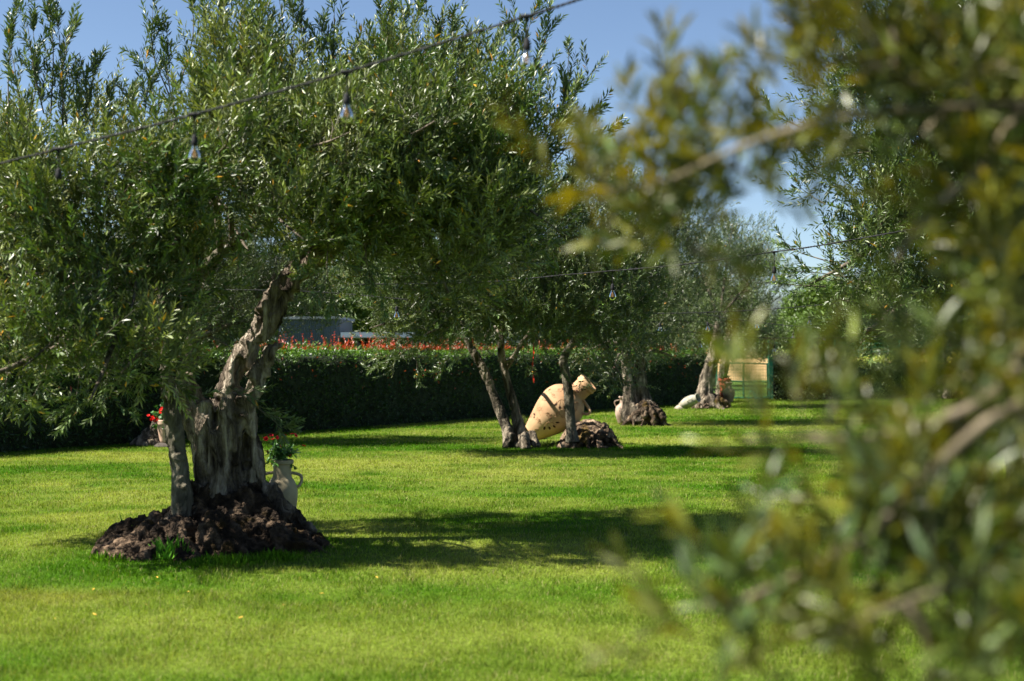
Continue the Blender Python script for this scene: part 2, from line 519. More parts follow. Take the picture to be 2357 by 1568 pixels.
# ================================================================== GROUND
def lawn_col(X, Y):
    p = np.stack([X, Y, np.zeros_like(X)], 1)
    n = fbm(p * np.array([.35, .55, 1]), 4, 3) ; band = np.sin(Y * 1.05 + .35 * fbm(p * .2, 2, 8) * 6 + X * .12)
    fine = fbm(p * np.array([1.6, 2.6, 1]), 3, 21)
    t = np.clip(.5 + .95 * n + .2 * band + .6 * fine, 0, 1)          # dry share
    fr = np.clip((10.8 - Y) / 3, 0, 1); t = t * (1 - .35 * fr)
    far = np.clip((Y - 27) / 14, 0, 1); t = t * (1 - .5 * far)
    g = np.array([.064, .165, .002]); y = np.array([.265, .315, .052])
    brown = np.exp(-((X + 3.1) / .7) ** 2 - ((Y - 9.3) / .35) ** 2)[:, None]
    y = y * (1 - .4 * brown) + np.array([.3, .2, .05]) * .4 * brown; t = np.clip(t + brown[:, 0] * .5, 0, 1)
    return g * (1 - t[:, None]) + y * t[:, None], t

def ground_mat():
    m, nt, N, L = newmat("lawn_soil")
    at = N("ShaderNodeAttribute"); at.attribute_name = "col"
    tc = N("ShaderNodeTexCoord")
    n = N("ShaderNodeTexNoise"); n.inputs["Scale"].default_value = 28; n.inputs["Detail"].default_value = 6
    L(tc.outputs["Object"], n.inputs[0])
    cr = N("ShaderNodeValToRGB"); cr.color_ramp.elements[0].position = .35; cr.color_ramp.elements[0].color = (.35, .35, .3, 1)
    cr.color_ramp.elements[1].position = .7; cr.color_ramp.elements[1].color = (.95, .95, .9, 1)
    L(n.outputs[0], cr.inputs[0])
    mx = N("ShaderNodeMix"); mx.data_type = 'RGBA'; mx.blend_type = 'MULTIPLY'; mx.inputs[0].default_value = 1
    L(at.outputs[0], mx.inputs[6]); L(cr.outputs[0], mx.inputs[7])
    pb = N("ShaderNodeBsdfPrincipled"); pb.inputs["Roughness"].default_value = .95; pb.inputs["Specular IOR Level"].default_value = .1
    L(mx.outputs[2], pb.inputs["Base Color"])
    bp = N("ShaderNodeBump"); bp.inputs["Strength"].default_value = .6; bp.inputs["Distance"].default_value = .03
    L(n.outputs[0], bp.inputs["Height"]); L(bp.outputs[0], pb.inputs["Normal"])
    out = N("ShaderNodeOutputMaterial"); L(pb.outputs[0], out.inputs[0])
    return m

def sheet(name, x0, x1, y0, y1, nx, ny, z, colf, mat):
    xs = np.linspace(x0, x1, nx); ys = np.linspace(y0, y1, ny)
    X, Y = np.meshgrid(xs, ys); X = X.ravel(); Y = Y.ravel()
    V = np.stack([X, Y, np.full_like(X, z)], 1)
    i = (np.arange(ny - 1)[:, None] * nx + np.arange(nx - 1)[None, :]).ravel()
    F = np.stack([i, i + 1, i + nx + 1, i + nx], 1)
    o = obj_from(name, V, F, mat, None, colf(X, Y))
    return tag(o, kind="structure")

gm = ground_mat()
def soil(X, Y):
    c, t = lawn_col(X, Y); return c * .75
sheet("lawn", -30, 40, -6, 49.5, 281, 223, 0.0, soil, gm)
def meadowc(X, Y):
    n = fbm(np.stack([X, Y, X * 0], 1) * .3, 3, 5)[:, None]
    return np.array([.1, .19, .035]) * (1 + .4 * n)
sheet("meadow", -120, 160, 49.5, 80, 200, 60, 0.0, meadowc, gm)
def crop(X, Y):
    n = fbm(np.stack([X * .1, Y * .04, X * 0], 1), 3, 5)[:, None]
    return np.array([.4, .26, .095]) * (1 + .35 * n)
sheet("crop_field", -3000, 3000, 80, 4200, 60, 60, -.01, crop, plain("ripe_crop", (.33, .21, .085), .95, var=.12, scale=.05, bump=.0, col2=(.4, .27, .11)))
sheet("outer_ground", -3000, 3000, -400, 80, 60, 30, -.03, lambda X, Y: np.tile([.09, .15, .03], (len(X), 1)), gm)

def grass():
    rg = np.random.default_rng(11); mb = MB()
    bands = [(5.6, 9.5, 7200, .025, .0030), (9.5, 15, 3800, .025, .0040), (15, 24, 1700, .025, .0062), (24, 34, 700, .027, .010), (34, 49, 320, .032, .016)]
    for y0, y1, dens, h, w in bands:
        half = lambda y: y * .375 + .7
        area = (half(y0) + half(y1)) * (y1 - y0); n = int(area * dens)
        Y = rg.uniform(y0, y1, n * 2); X = rg.uniform(-1, 1, n * 2) * half(y1)
        k = np.abs(X) < half(Y); X, Y = X[k][:n], Y[k][:n]
        if y0 > 24:   # stop at the hedge line
            k = X > -8.5 + .6333 * (Y - 22.97); X, Y = X[k], Y[k]
        n = len(X)
        c, t = lawn_col(X, Y)
        clump = fbm(np.stack([X, Y * .8, X * 0], 1) * 6, 3, 40) + .35 * fbm(np.stack([X, Y * .7, X * 0], 1) * 1.8, 2, 44)
        H = h * (1 + .5 * rg.normal(size=n) * .6 + .7 * clump - .2 * t); H = np.clip(H, h * .35, h * 2.2)
        a = rg.uniform(0, 6.283, n); lean = rg.uniform(.1, .95, n) * H
        B = np.stack([X, Y, np.full(n, -.002)], 1)
        s = np.stack([np.cos(a), np.sin(a), np.zeros(n)], 1) * (w * .5)
        a2 = rg.uniform(0, 6.283, n); ld = np.stack([np.cos(a2), np.sin(a2), np.zeros(n)], 1)
        mid = B + ld * (lean * .35)[:, None] + np.array([0, 0, 1]) * (H * .6)[:, None]
        tip = B + ld * lean[:, None] + np.array([0, 0, 1]) * H[:, None]
        col = c * np.clip(1 + .28 * rg.normal(size=(n, 1)) - .35 * clump[:, None], .4, 1.9)
        dry = rg.random(n) < .05 + .12 * t
        col[dry] = np.array([.36, .33, .14]) * rg.uniform(.6, 1.15, (dry.sum(), 1))
        V = np.stack([B - s, B + s, mid + s * .8, tip, mid - s * .8], 1).reshape(-1, 3)
        i = np.arange(n)[:, None] * 5
        F = np.concatenate([i + [0, 1, 2], i + [0, 2, 4], i + [4, 2, 3]])
        mb.add(V, F, np.repeat(col, 5, 0))
    o = mb.build("grass", M['grassblade'])
    tag(o, kind="stuff", label="short mown green and straw-coloured grass of the lawn", cat="grass")
grass()

def hills():
    xs = np.linspace(-2600, 3400, 240); V = []; F = []
    prof = 60 + 95 * np.exp(-((xs - 620) / 420) ** 2) + 60 * np.exp(-((xs + 900) / 700) ** 2) + 18 * fbm(np.stack([xs * .004, xs * 0, xs * 0], 1), 4, 2) + 40 * np.exp(-((xs - 1700) / 500) ** 2)
    rows = [(3000, 0), (3100, .35), (3300, .75), (3550, 1.0), (4000, .8), (4150, 0)]
    for yy, k in rows:
        for x, h in zip(xs, prof):
            V.append((x, yy + 60 * math.sin(x * .006 + k * 3), h * k * (1 + .1 * math.sin(x * .013 + k * 9)) - 1))
    n = len(xs)
    for r in range(len(rows) - 1):
        for i in range(n - 1): F.append((r * n + i, r * n + i + 1, (r + 1) * n + i + 1, (r + 1) * n + i))
    o = obj_from("hills", V, F, plain("hill_scrub", (.07, .09, .085), .95, var=.35, scale=.008, bump=0), None, None, True)
    tag(o, kind="structure")
hills()

# ================================================================== TREES
def tree_done(t, mbl, mbb, leafmat=None, bmat=None):
    if mbb.n: mbb.build("branches", bmat or M['bark_branch'], t, smooth=True)
    c = mbl.build("crown", leafmat or M['olive'], t)
    return c

# ---- the big near olive
for x, y, d, r in ((600, 750, 11.9, .42), (560, 860, 11.9, .36), (640, 690, 11.9, .36), (430, 890, 11.9, .3), (490, 1040, 11.7, .26), (450, 1120, 11.7, .2), (300, 1270, 11.2, .42), (405, 1150, 11.6, .2), (650, 1130, 12.5, .22), (640, 800, 12, .3)):
    GAPS.append((P(x, y, d), r + .12))
for x, y, d, r in ((1265, 940, 24.6, .6), (1330, 890, 24.4, .5), (1150, 910, 23.7, .7), (1310, 880, 23.6, .6), (1090, 800, 23.7, .6), (1190, 990, 23.7, .4)):
    GAPS.append((P(x, y, d), r))
for x, y, d, r in ((1478, 900, 31.2, .4), (1434, 955, 31, .3), (1590, 920, 40, .5), (372, 1000, 24, .3)):
    GAPS.append((P(x, y, d), r))
d0 = 12.0
base = G(470, 1250)
T1 = thing("olive_tree", base, "gnarled old olive tree with a hollow forked trunk and slim young stem on a knobbly root mound, geranium-red potted flowers at its foot", "tree")
T1["label"] = "largest gnarled olive tree, hollow forked trunk beside a flower-filled amphora"
main = L4([(515, 1215, 12.0, .33), (510, 1150, 12.0, .25), (502, 1060, 12.0, .225), (498, 985, 12.0, .225), (496, 925, 12.0, .18)])
limbR = L4([(515, 965, 12.0, .14), (528, 895, 12.0, .09), (560, 820, 12.0, .092), (606, 745, 12.0, .115), (650, 670, 12.0, .112), (700, 610, 12.05, .1), (770, 555, 12.1, .085), (860, 480, 12.2, .06), (960, 380, 12.3, .04)])
limbR2 = L4([(555, 1000, 12.0, .11), (568, 930, 11.95, .078), (588, 870, 11.92, .066), (614, 822, 11.9, .07), (632, 800, 11.9, .06)])
stubL = L4([(470, 1000, 12.0, .16), (452, 950, 11.98, .12), (438, 905, 11.95, .085), (428, 868, 11.95, .06), (424, 855, 11.95, .03)])
rootR = L4([(562, 985, 12.05, .09), (582, 1060, 12.05, .085), (612, 1130, 12.0, .08), (662, 1185, 11.95, .08), (725, 1230, 11.9, .05)])
rootL = L4([(470, 1120, 11.9, .16), (440, 1190, 11.8, .17), (390, 1230, 11.6, .12)])
rootF = L4([(540, 1110, 11.95, .1), (556, 1190, 11.85, .1), (590, 1240, 11.75, .07)])
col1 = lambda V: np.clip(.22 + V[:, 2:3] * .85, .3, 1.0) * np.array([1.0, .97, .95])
parts = [ltube(l, 14, 14) for l in (main, limbR, limbR2, stubL, rootR, rootL, rootF)]
parts.append(sphere(P(640, 796, 11.9), .04))
dents = [(P(560, 1050, 11.8), (.06, .35, .36), .2), (P(585, 1120, 11.85), (.08, .25, .16), .1), (P(492, 955, 11.8), (.06, .3, .18), .2), (P(545, 1165, 11.75), (.05, .3, .16), .16),
         (P(445, 910, 11.85), (.045, .15, .13), .08), (P(545, 868, 11.9), (.035, .15, .2), .1), (P(600, 800, 12.0), (.04, .2, .25), .08),
         (P(520, 1120, 11.7), (.1, .2, .12), .06), (P(470, 1030, 11.7), (.02, .2, .25), .05), (P(540, 1050, 11.7), (.02, .2, .2), .04), (P(560, 1160, 11.7), (.06, .25, .1), .07)]
old_wood("trunk", M['bark_old'], T1, parts, .014, .036, 8.0, .26, dents, col1, 1, 4, .012, 1.0, (.3, .05, 5.5))
# root mound
mp = []
rg = np.random.default_rng(5)
mp.append(sphere(P(490, 1262, 11.7) + [0, 0, -.02], (.74, .6, .22), 28, 14))
mp.append(sphere(P(340, 1268, 11.35), (.42, .4, .12), 20, 10))
mp.append(sphere(P(500, 1240, 11.95), (.42, .38, .4), 20, 10))
mp.append(sphere(P(600, 1240, 11.9), (.42, .45, .14), 20, 10))
mp.append(sphere(P(545, 1190, 12.0), (.28, .24, .2), 18, 12))
for k in range(15):
    a = k * .42 + rg.uniform(-.1, .1); c0_ = P(520, 1120, 12.0); c0_[2] = rg.uniform(.28, .5); e_ = np.array([c0_[0], 11.95, 0]) + np.array([math.cos(a) * .72, math.sin(a) * .55, -.02])
    u_ = c0_ + np.array([math.cos(a) * .2, math.sin(a) * .2, 0]); m_ = u_ * .4 + e_ * .6 + np.array([0, 0, -.03]) + rg.normal(size=3) * .03
    mp.append(ltube(np.array([[*u_, .06], [*m_, .075], [*e_, .05]]), 9, 10))
for k in range(46):
    a = rg.uniform(0, 6.28); rr = rg.uniform(.35, 1.0)
    c = P(470, 1262, 11.65) + np.array([math.cos(a) * .92 * rr, math.sin(a) * .7 * rr, 0]); c[2] = max(.0, .2 * (1 - rr ** 2)) - .015
    o_ = np.array([math.cos(a) * rg.uniform(.1, .3), math.sin(a) * rg.uniform(.1, .25), -rg.uniform(.05, .16)]); r_ = rg.uniform(.045, .1)
    mp.append(tube(catmull([c - o_ * .8, c + [0, 0, .03], c + o_], 7), np.array([.7, .9, 1.1, 1, 1.05, .8, .5]) * r_, 8))
for (pts) in ([(300, 1250, 11.5, .08), (250, 1262, 11.3, .07), (222, 1275, 11.15, .04)], [(320, 1275, 11.1, .09), (290, 1285, 10.95, .06), (255, 1280, 11.0, .04)],
              [(420, 1270, 11.2, .12), (430, 1290, 10.95, .09), (425, 1300, 10.8, .05)], [(660, 1215, 12.0, .08), (715, 1235, 11.9, .06), (745, 1250, 11.8, .03)],
              [(360, 1280, 11.05, .1), (330, 1292, 10.9, .07), (300, 1296, 10.85, .04)]):
    mp.append(ltube(L4(pts), 8, 10))
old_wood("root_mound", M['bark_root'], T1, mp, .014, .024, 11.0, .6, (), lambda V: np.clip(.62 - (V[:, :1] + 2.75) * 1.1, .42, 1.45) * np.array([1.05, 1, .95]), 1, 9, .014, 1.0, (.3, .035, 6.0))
# slim stem
s1 = L4([(420, 1215, 11.7, .125), (420, 1160, 11.7, .088), (413, 1080, 11.7, .078), (398, 980, 11.7, .072), (386, 880, 11.7, .065), (384, 790, 11.7, .058)])
s2 = L4([(386, 800, 11.7, .05), (400, 745, 11.7, .056), (425, 690, 11.72, .056), (455, 640, 11.75, .052), (500, 590, 11.8, .045), (560, 545, 11.9, .035), (640, 470, 12.0, .028)])
s3 = L4([(385, 820, 11.7, .05), (378, 720, 11.7, .045), (360, 620, 11.7, .04), (330, 520, 11.7, .03), (330, 420, 11.7, .02)])
old_wood("stem", M['bark_young'], T1, [ltube(s, 14, 12) for s in (s1, s2, s3)] + [sphere(P(393, 720, 11.66), (.03, .03, .02)), sphere(P(404, 1010, 11.63), (.02, .03, .025)), sphere(P(425, 1120, 11.63), (.025, .03, .03))], .011, .012, 10, .35, (), None, 1, 14, .006, .6, (.42, .018, 7))
limbL = L4([(384, 800, 11.8, .06), (330, 775, 11.9, .09), (290, 770, 12.0, .085), (230, 720, 12.1, .06), (150, 640, 12.2, .045), (60, 520, 12.3, .03)])
lL = limb(limbL, 14)
limbs1 = [limb(limbR, 20)[8:], limb(s2, 14)[4:], limb(s3, 12)[5:], lL[4:]]
B1 = [  # x, y, d, rx, ry, rdepth, density
    (60, 330, 12.2, 170, 200, .9, 1.0), (-120, 420, 12.0, 200, 260, 1.1, .9), (150, 420, 11.6, 170, 180, .8, 1.0), (60, 620, 11.9, 190, 170, .9, 1.0),
    (200, 640, 11.6, 160, 140, .7, .9), (130, 800, 11.5, 150, 95, .6, .75), (-60, 720, 11.8, 150, 170, .8, .8), (310, 740, 12.3, 110, 110, .5, .8),
    (330, 480, 12.0, 150, 160, .8, 1.0), (430, 300, 12.3, 120, 170, .8, .8), (400, 180, 12.4, 90, 110, .5, .5), (480, 470, 11.8, 150, 130, .8, 1.0),
    (560, 230, 12.3, 150, 170, .8, .75), (640, 400, 12.0, 160, 150, .9, 1.0), (700, 200, 12.3, 120, 150, .7, .7), (600, 120, 12.4, 110, 110, .5, .45),
    (760, 480, 11.8, 150, 140, .9, 1.0), (820, 330, 12.2, 150, 150, .9, 1.0), (900, 180, 12.4, 120, 140, .7, .8), (960, 80, 12.4, 70, 110, .5, .55),
    (930, 420, 12.0, 160, 150, .9, 1.0), (1040, 290, 12.3, 140, 160, .9, 1.0), (1060, 500, 12.1, 150, 120, .8, 1.0), (1170, 240, 12.4, 120, 150, .8, .8),
    (1180, 420, 12.2, 140, 140, .8, .95), (1270, 300, 12.3, 90, 110, .6, .6), (1260, 480, 12.2, 90, 110, .6, .6), (1010, 620, 12.2, 130, 70, .6, .6),
    (60, 640, 10.7, 150, 120, .35, 1.0), (220, 560, 10.7, 150, 120, .35, .9), (130, 780, 10.6, 150, 80, .3, .9), (310, 680, 10.7, 100, 100, .3, .9), (40, 840, 10.6, 90, 60, .3, .7), (330, 800, 10.8, 70, 70, .3, .7), (280, 450, 10.8, 160, 120, .35, .8), (400, 560, 10.8, 90, 70, .3, .6), (100, 480, 10.8, 170, 120, .35, .9), (240, 850, 10.7, 90, 45, .25, .6), (470, 430, 10.9, 140, 90, .35, .7), (660, 520, 11, 120, 60, .3, .7), (440, 620, 12.9, 80, 60, .4, .6),
    (840, 590, 11.9, 100, 60, .5, .55), (560, 560, 11.7, 110, 50, .5, .45), (240, 280, 12.4, 60, 60, .4, .4), (440, 640, 11.5, 50, 40, .3, .3)]
SP1 = [(160, 250, 165, 60, 12.2), (60, 250, 75, 60, 12.2), (25, 200, 40, 20, 12.2), (115, 200, 110, 5, 12.1), (190, 280, 185, 150, 12.2), (400, 220, 385, 60, 12.2), (450, 200, 470, 40, 12.2), (530, 180, 545, 30, 12.2), (610, 180, 620, 40, 12.2), (670, 170, 685, 30, 12.2), (740, 190, 740, 60, 12.2), (870, 180, 905, 40, 12.2), (930, 160, 930, 10, 12.2), (1000, 200, 1010, 80, 12.2), (1090, 230, 1095, 110, 12.2), (1150, 230, 1160, 90, 12.2), (1210, 260, 1240, 140, 12.2), (1260, 280, 1330, 200, 12.2), (360, 280, 340, 170, 12.2),
       (90, 200, 60, 30, 12.2), (140, 230, 130, 20, 12.2), (40, 240, 20, 90, 12.1), (180, 260, 210, 120, 12.2), (230, 330, 262, 200, 12.2),
       (380, 160, 352, 20, 12.3), (420, 140, 440, -10, 12.3), (480, 160, 505, 20, 12.3), (560, 110, 590, -30, 12.3), (640, 100, 640, -20, 12.3), (720, 110, 700, -20, 12.2),
       (760, 160, 770, 10, 12.2), (900, 90, 870, 10, 12.3), (950, 60, 990, -30, 12.3), (1010, 180, 1050, 50, 12.3), (1180, 140, 1185, 20, 12.3), (1210, 170, 1225, 30, 12.3),
       (1250, 180, 1262, 60, 12.3), (1290, 240, 1310, 110, 12.3), (1300, 300, 1360, 170, 12.3), (1290, 380, 1385, 330, 12.3), (1290, 330, 1365, 260, 12.3), (1300, 420, 1330, 380, 12.3),
       (1120, 170, 1140, 90, 12.3), (840, 190, 850, 80, 12.3), (320, 260, 290, 190, 12.2), (330, 200, 322, 110, 12.2), (1290, 300, 1400, 300, 12.3),
       (760, 600, 775, 710, 11.4), (100, 850, 60, 940, 11.2), (180, 850, 165, 960, 11.3), (850, 600, 880, 680, 11.6), (400, 800, 405, 870, 11.2),
       (250, 860, 240, 930, 11.4), (20, 820, 10, 900, 11.4), (380, 870, 420, 900, 11.2), (560, 930, 650, 985, 11.6)]
B1 += [(520, 290, 10.7, 140, 120, .5, .7), (760, 280, 10.8, 140, 120, .5, .7), (960, 260, 11.0, 120, 120, .5, .6), (340, 330, 10.6, 120, 110, .5, .6), (700, 330, 13.5, 160, 130, .5, .8), (980, 340, 13.5, 150, 130, .5, .8), (420, 380, 13.4, 150, 130, .5, .7)]
mbl, mbb = MB(), MB()
mbb.add(*tube(lL[:, :3], lL[:, 3], 9))
B1 = [(x - (45 if x > 1100 else 0), y + (70 if y < 250 else (45 if y < 350 else 0)), d, rx * .92, ry * .92, rd, q) for x, y, d, rx, ry, rd, q in B1 if x != 240 or y != 280]
make_crown(21, B1, limbs1, OLIVE, mbl, mbb, per=28, clump=.29, tint=((.032, .072, .012), (.145, .185, .055)))
sprigs(22, [(x0 - (x1 - x0) * .35, y0 + (60 if y1 < 400 else -40), x1, y1, d) for x0, y0, x1, y1, d in SP1], OLIVE, mbl, mbb)
tree_done(T1, mbl, mbb)
print("near leaves", mbl.n)

# ---- the second olive, three stems around a fallen amphora
T2 = thing("olive_tree", G(1200, 1032), "x", "tree")
T2["label"] = "olive tree of three thin stems in front of the giant tilted amphora"
stA = L4([(1175, 1035, 23.6, .13), (1166, 985, 23.65, .09), (1141, 924, 23.7, .078), (1118, 860, 23.7, .076), (1085, 800, 23.7, .066), (1069, 760, 23.7, .055), (1062, 700, 23.7, .04)])
stB = L4([(1200, 1035, 23.8, .15), (1192, 975, 23.8, .09), (1178, 915, 23.8, .074), (1161, 850, 23.8, .07), (1153, 790, 23.8, .065), (1165, 700, 23.8, .05)])
stC = L4([(1164, 850, 23.8, .055), (1195, 800, 23.7, .05), (1225, 760, 23.6, .035)])
flare = [sphere(P(1192, 1026, 23.7), (.2, .22, .12), 16, 10), ltube(L4([(1175, 1000, 23.6, .1), (1165, 1033, 23.5, .07)]), 6, 8), ltube(L4([(1205, 1000, 23.6, .1), (1212, 1036, 23.4, .08)]), 6, 8), ltube(L4([(1220, 1000, 23.8, .1), (1238, 1030, 23.6, .07)]), 6, 8)]
old_wood("trunk", M['bark_warm'], T2, [ltube(l, 14, 12) for l in (stA, stB, stC)] + flare, .016, .016, 8, .25, (), None, 1, 24, .007, .6, (.4, .03, 5))
stD = L4([(1318, 1018, 23.6, .12), (1315, 985, 23.6, .082), (1310, 920, 23.6, .076), (1302, 860, 23.6, .072), (1297, 828, 23.6, .07), (1318, 788, 23.6, .055), (1340, 760, 23.6, .045), (1372, 738, 23.6, .035)])
old_wood("stem", M['bark_young'], T2, [ltube(stD, 16, 12)], .016, .012, 8, .4, (), None, 1, 25, .004, .3)
mp = [sphere(P(1355, 1025, 24.2), (.5, .5, .42), 20, 12), sphere(P(1310, 1030, 23.7), (.2, .25, .12), 14, 8)]
for k in range(12):
    a = -1.9 + k * .27; c = P(1352, 1020, 24.0)
    e = c + np.array([math.sin(a + .3) * rg.uniform(.5, .78), -math.cos(a) * .5 - .1, 0]); e[2] = .0
    m = (c + e) / 2; m[2] = .17; c2 = c.copy(); c2[2] = .27
    mp.append(ltube(np.array([[*c2, .06], [*(m + rg.normal(size=3) * .03), .05], [*e, .03]]), 8, 8))
old_wood("root_mound", M['bark_root'], T2, mp, .02, .04, 8, .9, (), lambda V: np.full((len(V), 3), 1.5), 1, 29, .02, .9, (.3, .04, 5))
mbl, mbb = MB(), MB()
OL2 = dict(OLIVE, len=.066, wid=.017, pairs=11, yellow=.003)
B2 = [(x, y, d - 1.7, rx, ry, rd * .8, min(1.1, q * 1.15)) for x, y, d, rx, ry, rd, q in [(960, 620, 24, 150, 170, 1.2, .8), (1100, 560, 24.2, 170, 190, 1.4, .9), (1260, 560, 24.2, 170, 190, 1.4, .9), (1400, 560, 24.3, 120, 160, 1.2, .7), (1180, 700, 23.6, 150, 90, 1.2, .9),
      (1000, 760, 23.7, 120, 70, .9, .6), (1330, 700, 23.7, 110, 90, 1.0, .8), (1400, 800, 23.8, 80, 80, .8, .5), (1440, 700, 24, 100, 120, 1.0, .8), (900, 740, 24, 90, 80, .8, .5), (1230, 770, 23.6, 60, 40, .6, .4), (1250, 790, 25.2, 80, 40, .7, .8), (1420, 850, 25.4, 60, 35, .6, .6), (1120, 770, 26.6, 80, 40, .6, .6)]]
make_crown(31, B2, [limb(stA, 14)[9:], limb(stB, 14)[9:], limb(stC, 8)[4:], limb(stD, 14)[9:]], OL2, mbl, mbb, per=24, clump=.36, tint=((.045, .085, .022), (.085, .115, .045)))
sprigs(32, [(1050, 780, 1010, 860, 23.3), (980, 780, 890, 860, 23.3), (1000, 800, 850, 850, 23.2), (960, 800, 960, 880, 23.3), (1200, 800, 1215, 850, 23.3), (1400, 830, 1410, 900, 23.3), (1360, 780, 1300, 860, 23.9), (1420, 850, 1440, 890, 23.4)], OL2, mbl, mbb)
tree_done(T2, mbl, mbb)

# ---- further olives of the row
def row_tree(seed, bx, by, label, trunks, blobs, young=False, mounds=(), roots=None, spr=(), leaf=.062, tint=((.045, .08, .022), (.08, .11, .045)), clump=.42, per=22, voxel=.03):
    t = thing("olive_tree", G(bx, by), "x", "tree", "olive trees in rows on the lawn"); t["label"] = label
    ls = [L4(q) for q in trunks]
    mp = [ltube(l, 14, 12) for l in ls] + [sphere(P(x, y, d), r, 14, 9) for x, y, d, r in mounds]
    old_wood("trunk", M['bark_warm'] if not young else M['bark_young'], t, mp, voxel, .035, 6, .3, (), None, 1, seed, .012, .6)
    if roots:
        rr = np.random.default_rng(seed + 3); rx, ry, rd, rad, hh = roots; c = P(rx, ry, rd); c[2] = 0; rp = [sphere(c + [0, 0, .02], (rad * .55, rad * .5, hh * .8), 14, 9)]
        for q in range(13):
            a = q * .483 + rr.random() * .3; e = c + np.array([math.cos(a) * rad * rr.uniform(.75, 1.15), math.sin(a) * rad * .8, -.02])
            u0 = c + np.array([math.cos(a) * rad * .25, math.sin(a) * rad * .25, hh * rr.uniform(.8, 1.25)]); m_ = (u0 * .45 + e * .55) + rr.normal(size=3) * .04
            rp.append(ltube(np.array([[*u0, .1 * rad + .04], [*m_, .08 * rad + .03], [*e, .03]]), 8, 8))
        old_wood("roots", M['bark_root'], t, rp, .026, .04, 7, .8, (), None, 1, seed + 4, .02, 1.0, (.25, .05, 4))
    mbl, mbb = MB(), MB()
    sp = dict(OLIVE, len=leaf, wid=leaf * .27, pairs=9, yellow=.002, shoot=(.25, .5))
    make_crown(seed, blobs, [limb(l, 12)[7:] for l in ls], sp, mbl, mbb, per=per, clump=clump, tint=tint)
    if spr: sprigs(seed + 1, spr, sp, mbl, mbb)
    tree_done(t, mbl, mbb)
    return t
T1["group"] = T2["group"] = "olive trees in rows on the lawn"

row_tree(41, 1475, 978, "olive with spreading roots and two trunks hiding a pale clay jar",
    [[(1452, 972, 31.2, .2), (1447, 900, 31.2, .12), (1442, 850, 31.2, .1), (1440, 780, 31.2, .08)],
     [(1490, 975, 31.3, .28), (1482, 925, 31.3, .16), (1474, 880, 31.3, .13), (1472, 830, 31.3, .12), (1478, 770, 31.3, .09)],
     [(1485, 930, 31.1, .16), (1505, 958, 30.9, .12), (1530, 976, 30.7, .06)], [(1452, 930, 31.1, .11), (1444, 974, 31.0, .07)], [(1470, 940, 31, .15), (1468, 976, 30.7, .1)]],
    [(1440, 620, 31.5, 110, 130, 1.4, .8), (1540, 620, 31.5, 120, 130, 1.5, .9), (1490, 500, 31.8, 120, 110, 1.4, .8), (1480, 740, 31.2, 110, 80, 1.2, .9), (1570, 740, 31.5, 80, 70, 1.0, .8), (1420, 830, 31, 60, 45, .8, .7), (1545, 820, 31.2, 70, 40, .9, .7), (1370, 800, 31.5, 60, 40, .9, .6), (1570, 480, 32, 100, 80, 1.2, .7), (1400, 450, 32, 70, 70, 1, .5)],
    mounds=[(1485, 972, 31.2, (.3, .3, .2))], roots=(1487, 972, 31.0, .55, .42))
row_tree(51, 1635, 938, "far olive with one stout leaning trunk behind the lying whitish jar",
    [[(1628, 940, 40.3, .42), (1622, 905, 40.3, .24), (1632, 855, 40.3, .2), (1648, 800, 40.3, .17), (1655, 740, 40.3, .12)],
     [(1630, 920, 40.1, .2), (1655, 940, 39.8, .1), (1668, 945, 39.6, .05)]],
    [(1620, 640, 41, 110, 110, 1.6, .8), (1720, 660, 41, 110, 110, 1.6, .9), (1680, 560, 41.5, 110, 80, 1.5, .7), (1650, 760, 40.5, 100, 50, 1.4, .8), (1750, 760, 40.6, 80, 50, 1.2, .8), (1730, 820, 40.6, 50, 25, .8, .4), (1590, 560, 41.5, 70, 60, 1.2, .6)],
    roots=(1637, 940, 40.2, .55, .3), leaf=.068, clump=.5)
row_tree(61, 1573, 927, "slender bare-stemmed olive left of the lying whitish jar",
    [[(1577, 925, 44.5, .16), (1572, 890, 44.5, .12), (1555, 850, 44.5, .1), (1540, 820, 44.5, .07)]],
    [(1530, 790, 44.5, 60, 45, 1.2, .8), (1580, 780, 44.8, 60, 45, 1.2, .8), (1500, 820, 44.5, 35, 30, .7, .5)], leaf=.07, clump=.5, tint=((.07, .11, .035), (.11, .14, .06)))
row_tree(71, 1663, 922, "dark-trunked olive by the red pot near the green gate",
    [[(1663, 925, 46, .26), (1662, 880, 46, .17), (1667, 840, 46, .16), (1672, 790, 46, .12)]],
    [(1740, 600, 48, 75, 65, 1.6, .8), (1680, 700, 47, 80, 90, 1.5, .8), (1770, 700, 47, 45, 80, 1.3, .8), (1700, 790, 46, 60, 40, 1.1, .6), (1760, 780, 46.5, 50, 40, 1.1, .7)],
    leaf=.075, clump=.5, tint=((.09, .14, .05), (.13, .18, .08)))
row_tree(81, 350, 1012, "olive by the hedge, dark leaning root and geranium pot at its foot",
    [[(300, 1028, 24.3, .05), (330, 1015, 24.4, .12), (365, 990, 24.5, .17), (395, 950, 24.6, .17), (420, 880, 24.7, .15), (450, 780, 24.8, .12)],
     [(385, 1010, 24.7, .2), (400, 960, 24.7, .16)]],
    [(330, 600, 25, 190, 150, 1.5, .7), (520, 560, 25.2, 190, 170, 1.6, .8), (650, 620, 25.2, 150, 130, 1.4, .7), (480, 700, 24.8, 170, 100, 1.3, .8), (330, 760, 24.8, 130, 90, 1.2, .7), (640, 730, 25, 110, 60, 1.0, .5), (530, 800, 24.8, 100, 50, .9, .45), (170, 700, 25, 130, 110, 1.2, .6), (760, 600, 25.5, 100, 90, 1.2, .6)],
    mounds=[(360, 1020, 24.5, (.42, .4, .15))], leaf=.06, clump=.4)

